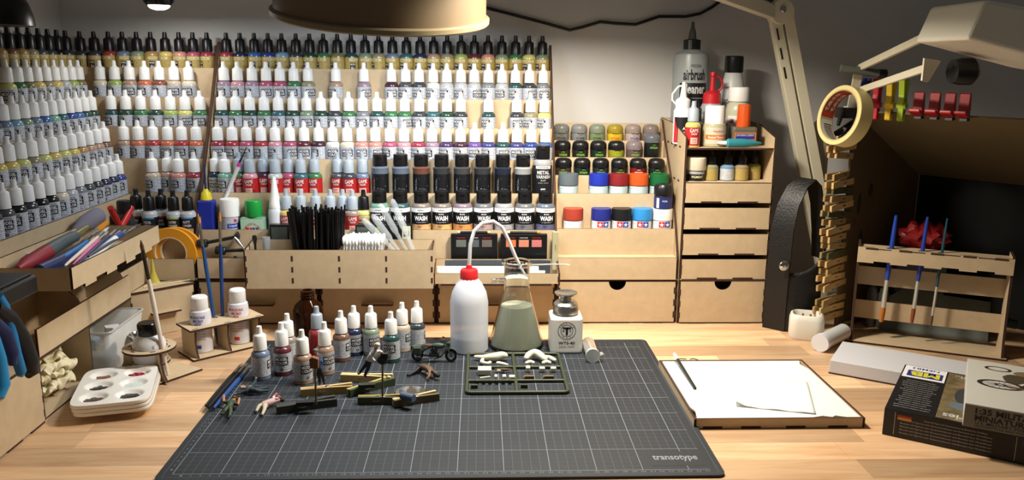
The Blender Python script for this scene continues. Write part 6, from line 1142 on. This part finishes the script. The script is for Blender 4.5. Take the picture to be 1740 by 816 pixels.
rod('airbrush_hose', 'thick black hose slanting behind the brush rack', 'hose', [[aY(1555, 500, 50.5), aY(1620, 516, 48.0), aY(1700, 545, 43.5)], [aY(1700, 545, 43.5), aY(1728, 553, 42)]], [[.5, .8, .9], [.9, .7]], [C('141414', .4), C('1c4436', .5)], ['hose', 'end_sleeve'], None, 12)
t = thing('acrylic_sheet', 'grey clear sheet leaning behind the brush rack', 'sheet', (105.5, 46.2, .02), R(-25)); MB().poly([(-7, 0), (9, 0), (9, 6.5), (-4, 7.2), (-7, 5)], 'y', 0, .25).xf(Matrix.Rotation(R(-18), 4, 'X')).build('pane', mat('smoky_sheet', '8a9088', .3, trans=.3, ior=1.2), t)
for i, x in enumerate((1474, 1490)):
    P = aY(x, 520, 51.5); t = thing('glass_jar', 'small clear glass jar behind the brush rack%s' % (' beside the side panel', '')[i], 'jar', (P.x+.6, 51.3-.6*i, .02)); MB().lathe([(.9, 0), (1.0, .2), (1.0, 5.6), (.7, 6.2), (.7, 7)], 18).build('glass', mat('dim_glass', 'a8a8a0', .1, trans=.7, ior=1.3), t, smooth=40); MB().lathe([(.8, 6.9), (.8, 7.7)], 14).build('lid', DARKSTEEL, t)
# ================================================================== around the tower: leather band, socket, tube
t = thing('leather_visor', 'black leather headband visor standing beside the drawer tower', 'headband', (83.6, 49.6, .01)); LT = mat('black_leather', '141312', .4, bump=.4, nscale=300)
def band(path, wv, th, nm, m_=LT):
    b = MB(); Pp = [Vector(p) for p in path]; n = len(Pp); vs = []; fs = []
    for i, p in enumerate(Pp):
        tt = (Pp[min(i+1, n-1)]-Pp[max(i-1, 0)]).normalized(); w = Vector(wv[i] if isinstance(wv, list) else wv); nn = tt.cross(w).normalized()*th/2
        vs += [p-w/2-nn, p+w/2-nn, p+w/2+nn, p-w/2+nn]
    for i in range(n-1):
        for k in range(4): fs.append((4*i+k, 4*i+(k+1) % 4, 4*i+4+(k+1) % 4, 4*i+4+k))
    fs += [(3, 2, 1, 0), (4*n-4, 4*n-3, 4*n-2, 4*n-1)]; b.add(vs, fs); return b.build(nm, m_, t, smooth=50)
band([(-2.2, 0, 0), (-2.2, 0, 6), (-2.1, 0, 12), (-1.9, .1, 17), (-1.2, .2, 21), (0.2, .4, 24), (1.8, .6, 25.2), (3.0, .8, 24.2), (3.9, 1.0, 21), (4.6, 1.3, 16.5), (5.0, 1.4, 12)], [(2.8, -2.6, 0)]*4+[(2.6, -2.4, 0), (2.3, -2.6, 0), (1.6, -3, 0), (1.2, -3, 0), (1, -3, 0), (1, -3, 0), (1, -3, 0)], .3, 'strap')
b = MB(); n, k = 18, 12; vs = []
for j in range(k+1):
    f_ = j/k
    for i in range(n+1): a_ = PI*i/n; hgt = (8.5+6*(i/n)**2+2.5*(1-i/n)**3)*f_; vs.append((-1.6+3.4*(1-math.cos(a_))*1.0, -1.6*math.sin(a_)*(1-.3*f_)-.2, hgt))
b.add(vs, [(j*(n+1)+i, j*(n+1)+i+1, (j+1)*(n+1)+i+1, (j+1)*(n+1)+i) for j in range(k) for i in range(n)]); o = b.build('visor_cup', LT, t, smooth=60); so = o.modifiers.new('s', 'SOLIDIFY'); so.thickness = .0025
MB().sph((-1.85, -1.75, 11.3), (.85, .35, .85), 18, 10).build('snap_button', CHROME, t, smooth=60)
p = aZ(1362, 580, 0); t = thing('white_socket', 'white rounded plug socket with a hollow top below the clothespins', 'socket', (85.2, 46.6-1.2, .01), R(-20))
rr_ = [(x, y_) for x, y_ in rrect(-2.7, -2.2, 2.7, 2.2, 1.4, 6)]; n = len(rr_); b = MB(); prof = [(.9, 0), (1.0, .5), (1.0, 3.2), (.93, 3.9), (.82, 4.1), (.76, 3.9), (.74, 1.6)]
b.add([(x*s_, y_*s_, z_) for s_, z_ in prof for x, y_ in rr_], [(k*n+i, k*n+(i+1) % n, (k+1)*n+(i+1) % n, (k+1)*n+i) for k in range(len(prof)-1) for i in range(n)]+[tuple((len(prof)-1)*n+i for i in range(n)), tuple(range(n))[::-1]]); b.build('housing', mat('socket_white', 'dcd8cc', .35), t, smooth=50)
for x in (-.6, .6): MB().box(x-.15, .9, 1.6, x+.15, 1.4, 3.6).build('contact', C('a88a3c', .3, metal=1), t)
a, b_ = aZ(1393, 583, 1.45), aZ(1440, 560, 1.4); a.z = b_.z = 1.42; d = (b_-a).normalized()
rod('plastic_tube', 'white plastic tube with a cap lying beside the white box', 'tube', [[a, a+d*.9], [a+d*.9, a+d*8.4]], [[1.4, 1.4], [1.25, 1.25]], [C('d4d4d6', .4), C('c4c4c4', .4)], ['cap', 'barrel'], None, 24)
a, b_ = aZ(1388, 574, .5), aZ(1440, 548, .5); rod('wooden_dowel', 'short wooden dowel lying behind the plastic tube', 'dowel', [[a+Vector((2.2, 1.6, 0)), b_+Vector((.3, .3, 0))], [b_+Vector((.3, .3, 0)), b_+Vector((.8, .8, 0))]], [[.4, .4], [.4, .36]], [C('cdbb90', .6), C('cdbb90', .6)], ['shaft', 'end'])

rod('white_pen', 'white pen with a pink collar and dark tip leaning behind the thinner jar', 'pen', [[aY(381, 352, 57.3)+Vector((-.75, 1.5, 0)), aY(405, 283, 58.4)], [aY(405, 283, 58.4), aY(407, 276, 58.4)], [aY(407, 276, 58.4), aY(419, 250, 58.2)]], [[.3, .34], [.36, .26], [.2, .06]], [C('dcdcdc', .4), C('c03a86', .4), C('22303a', .4)], ['barrel', 'collar', 'tip'])
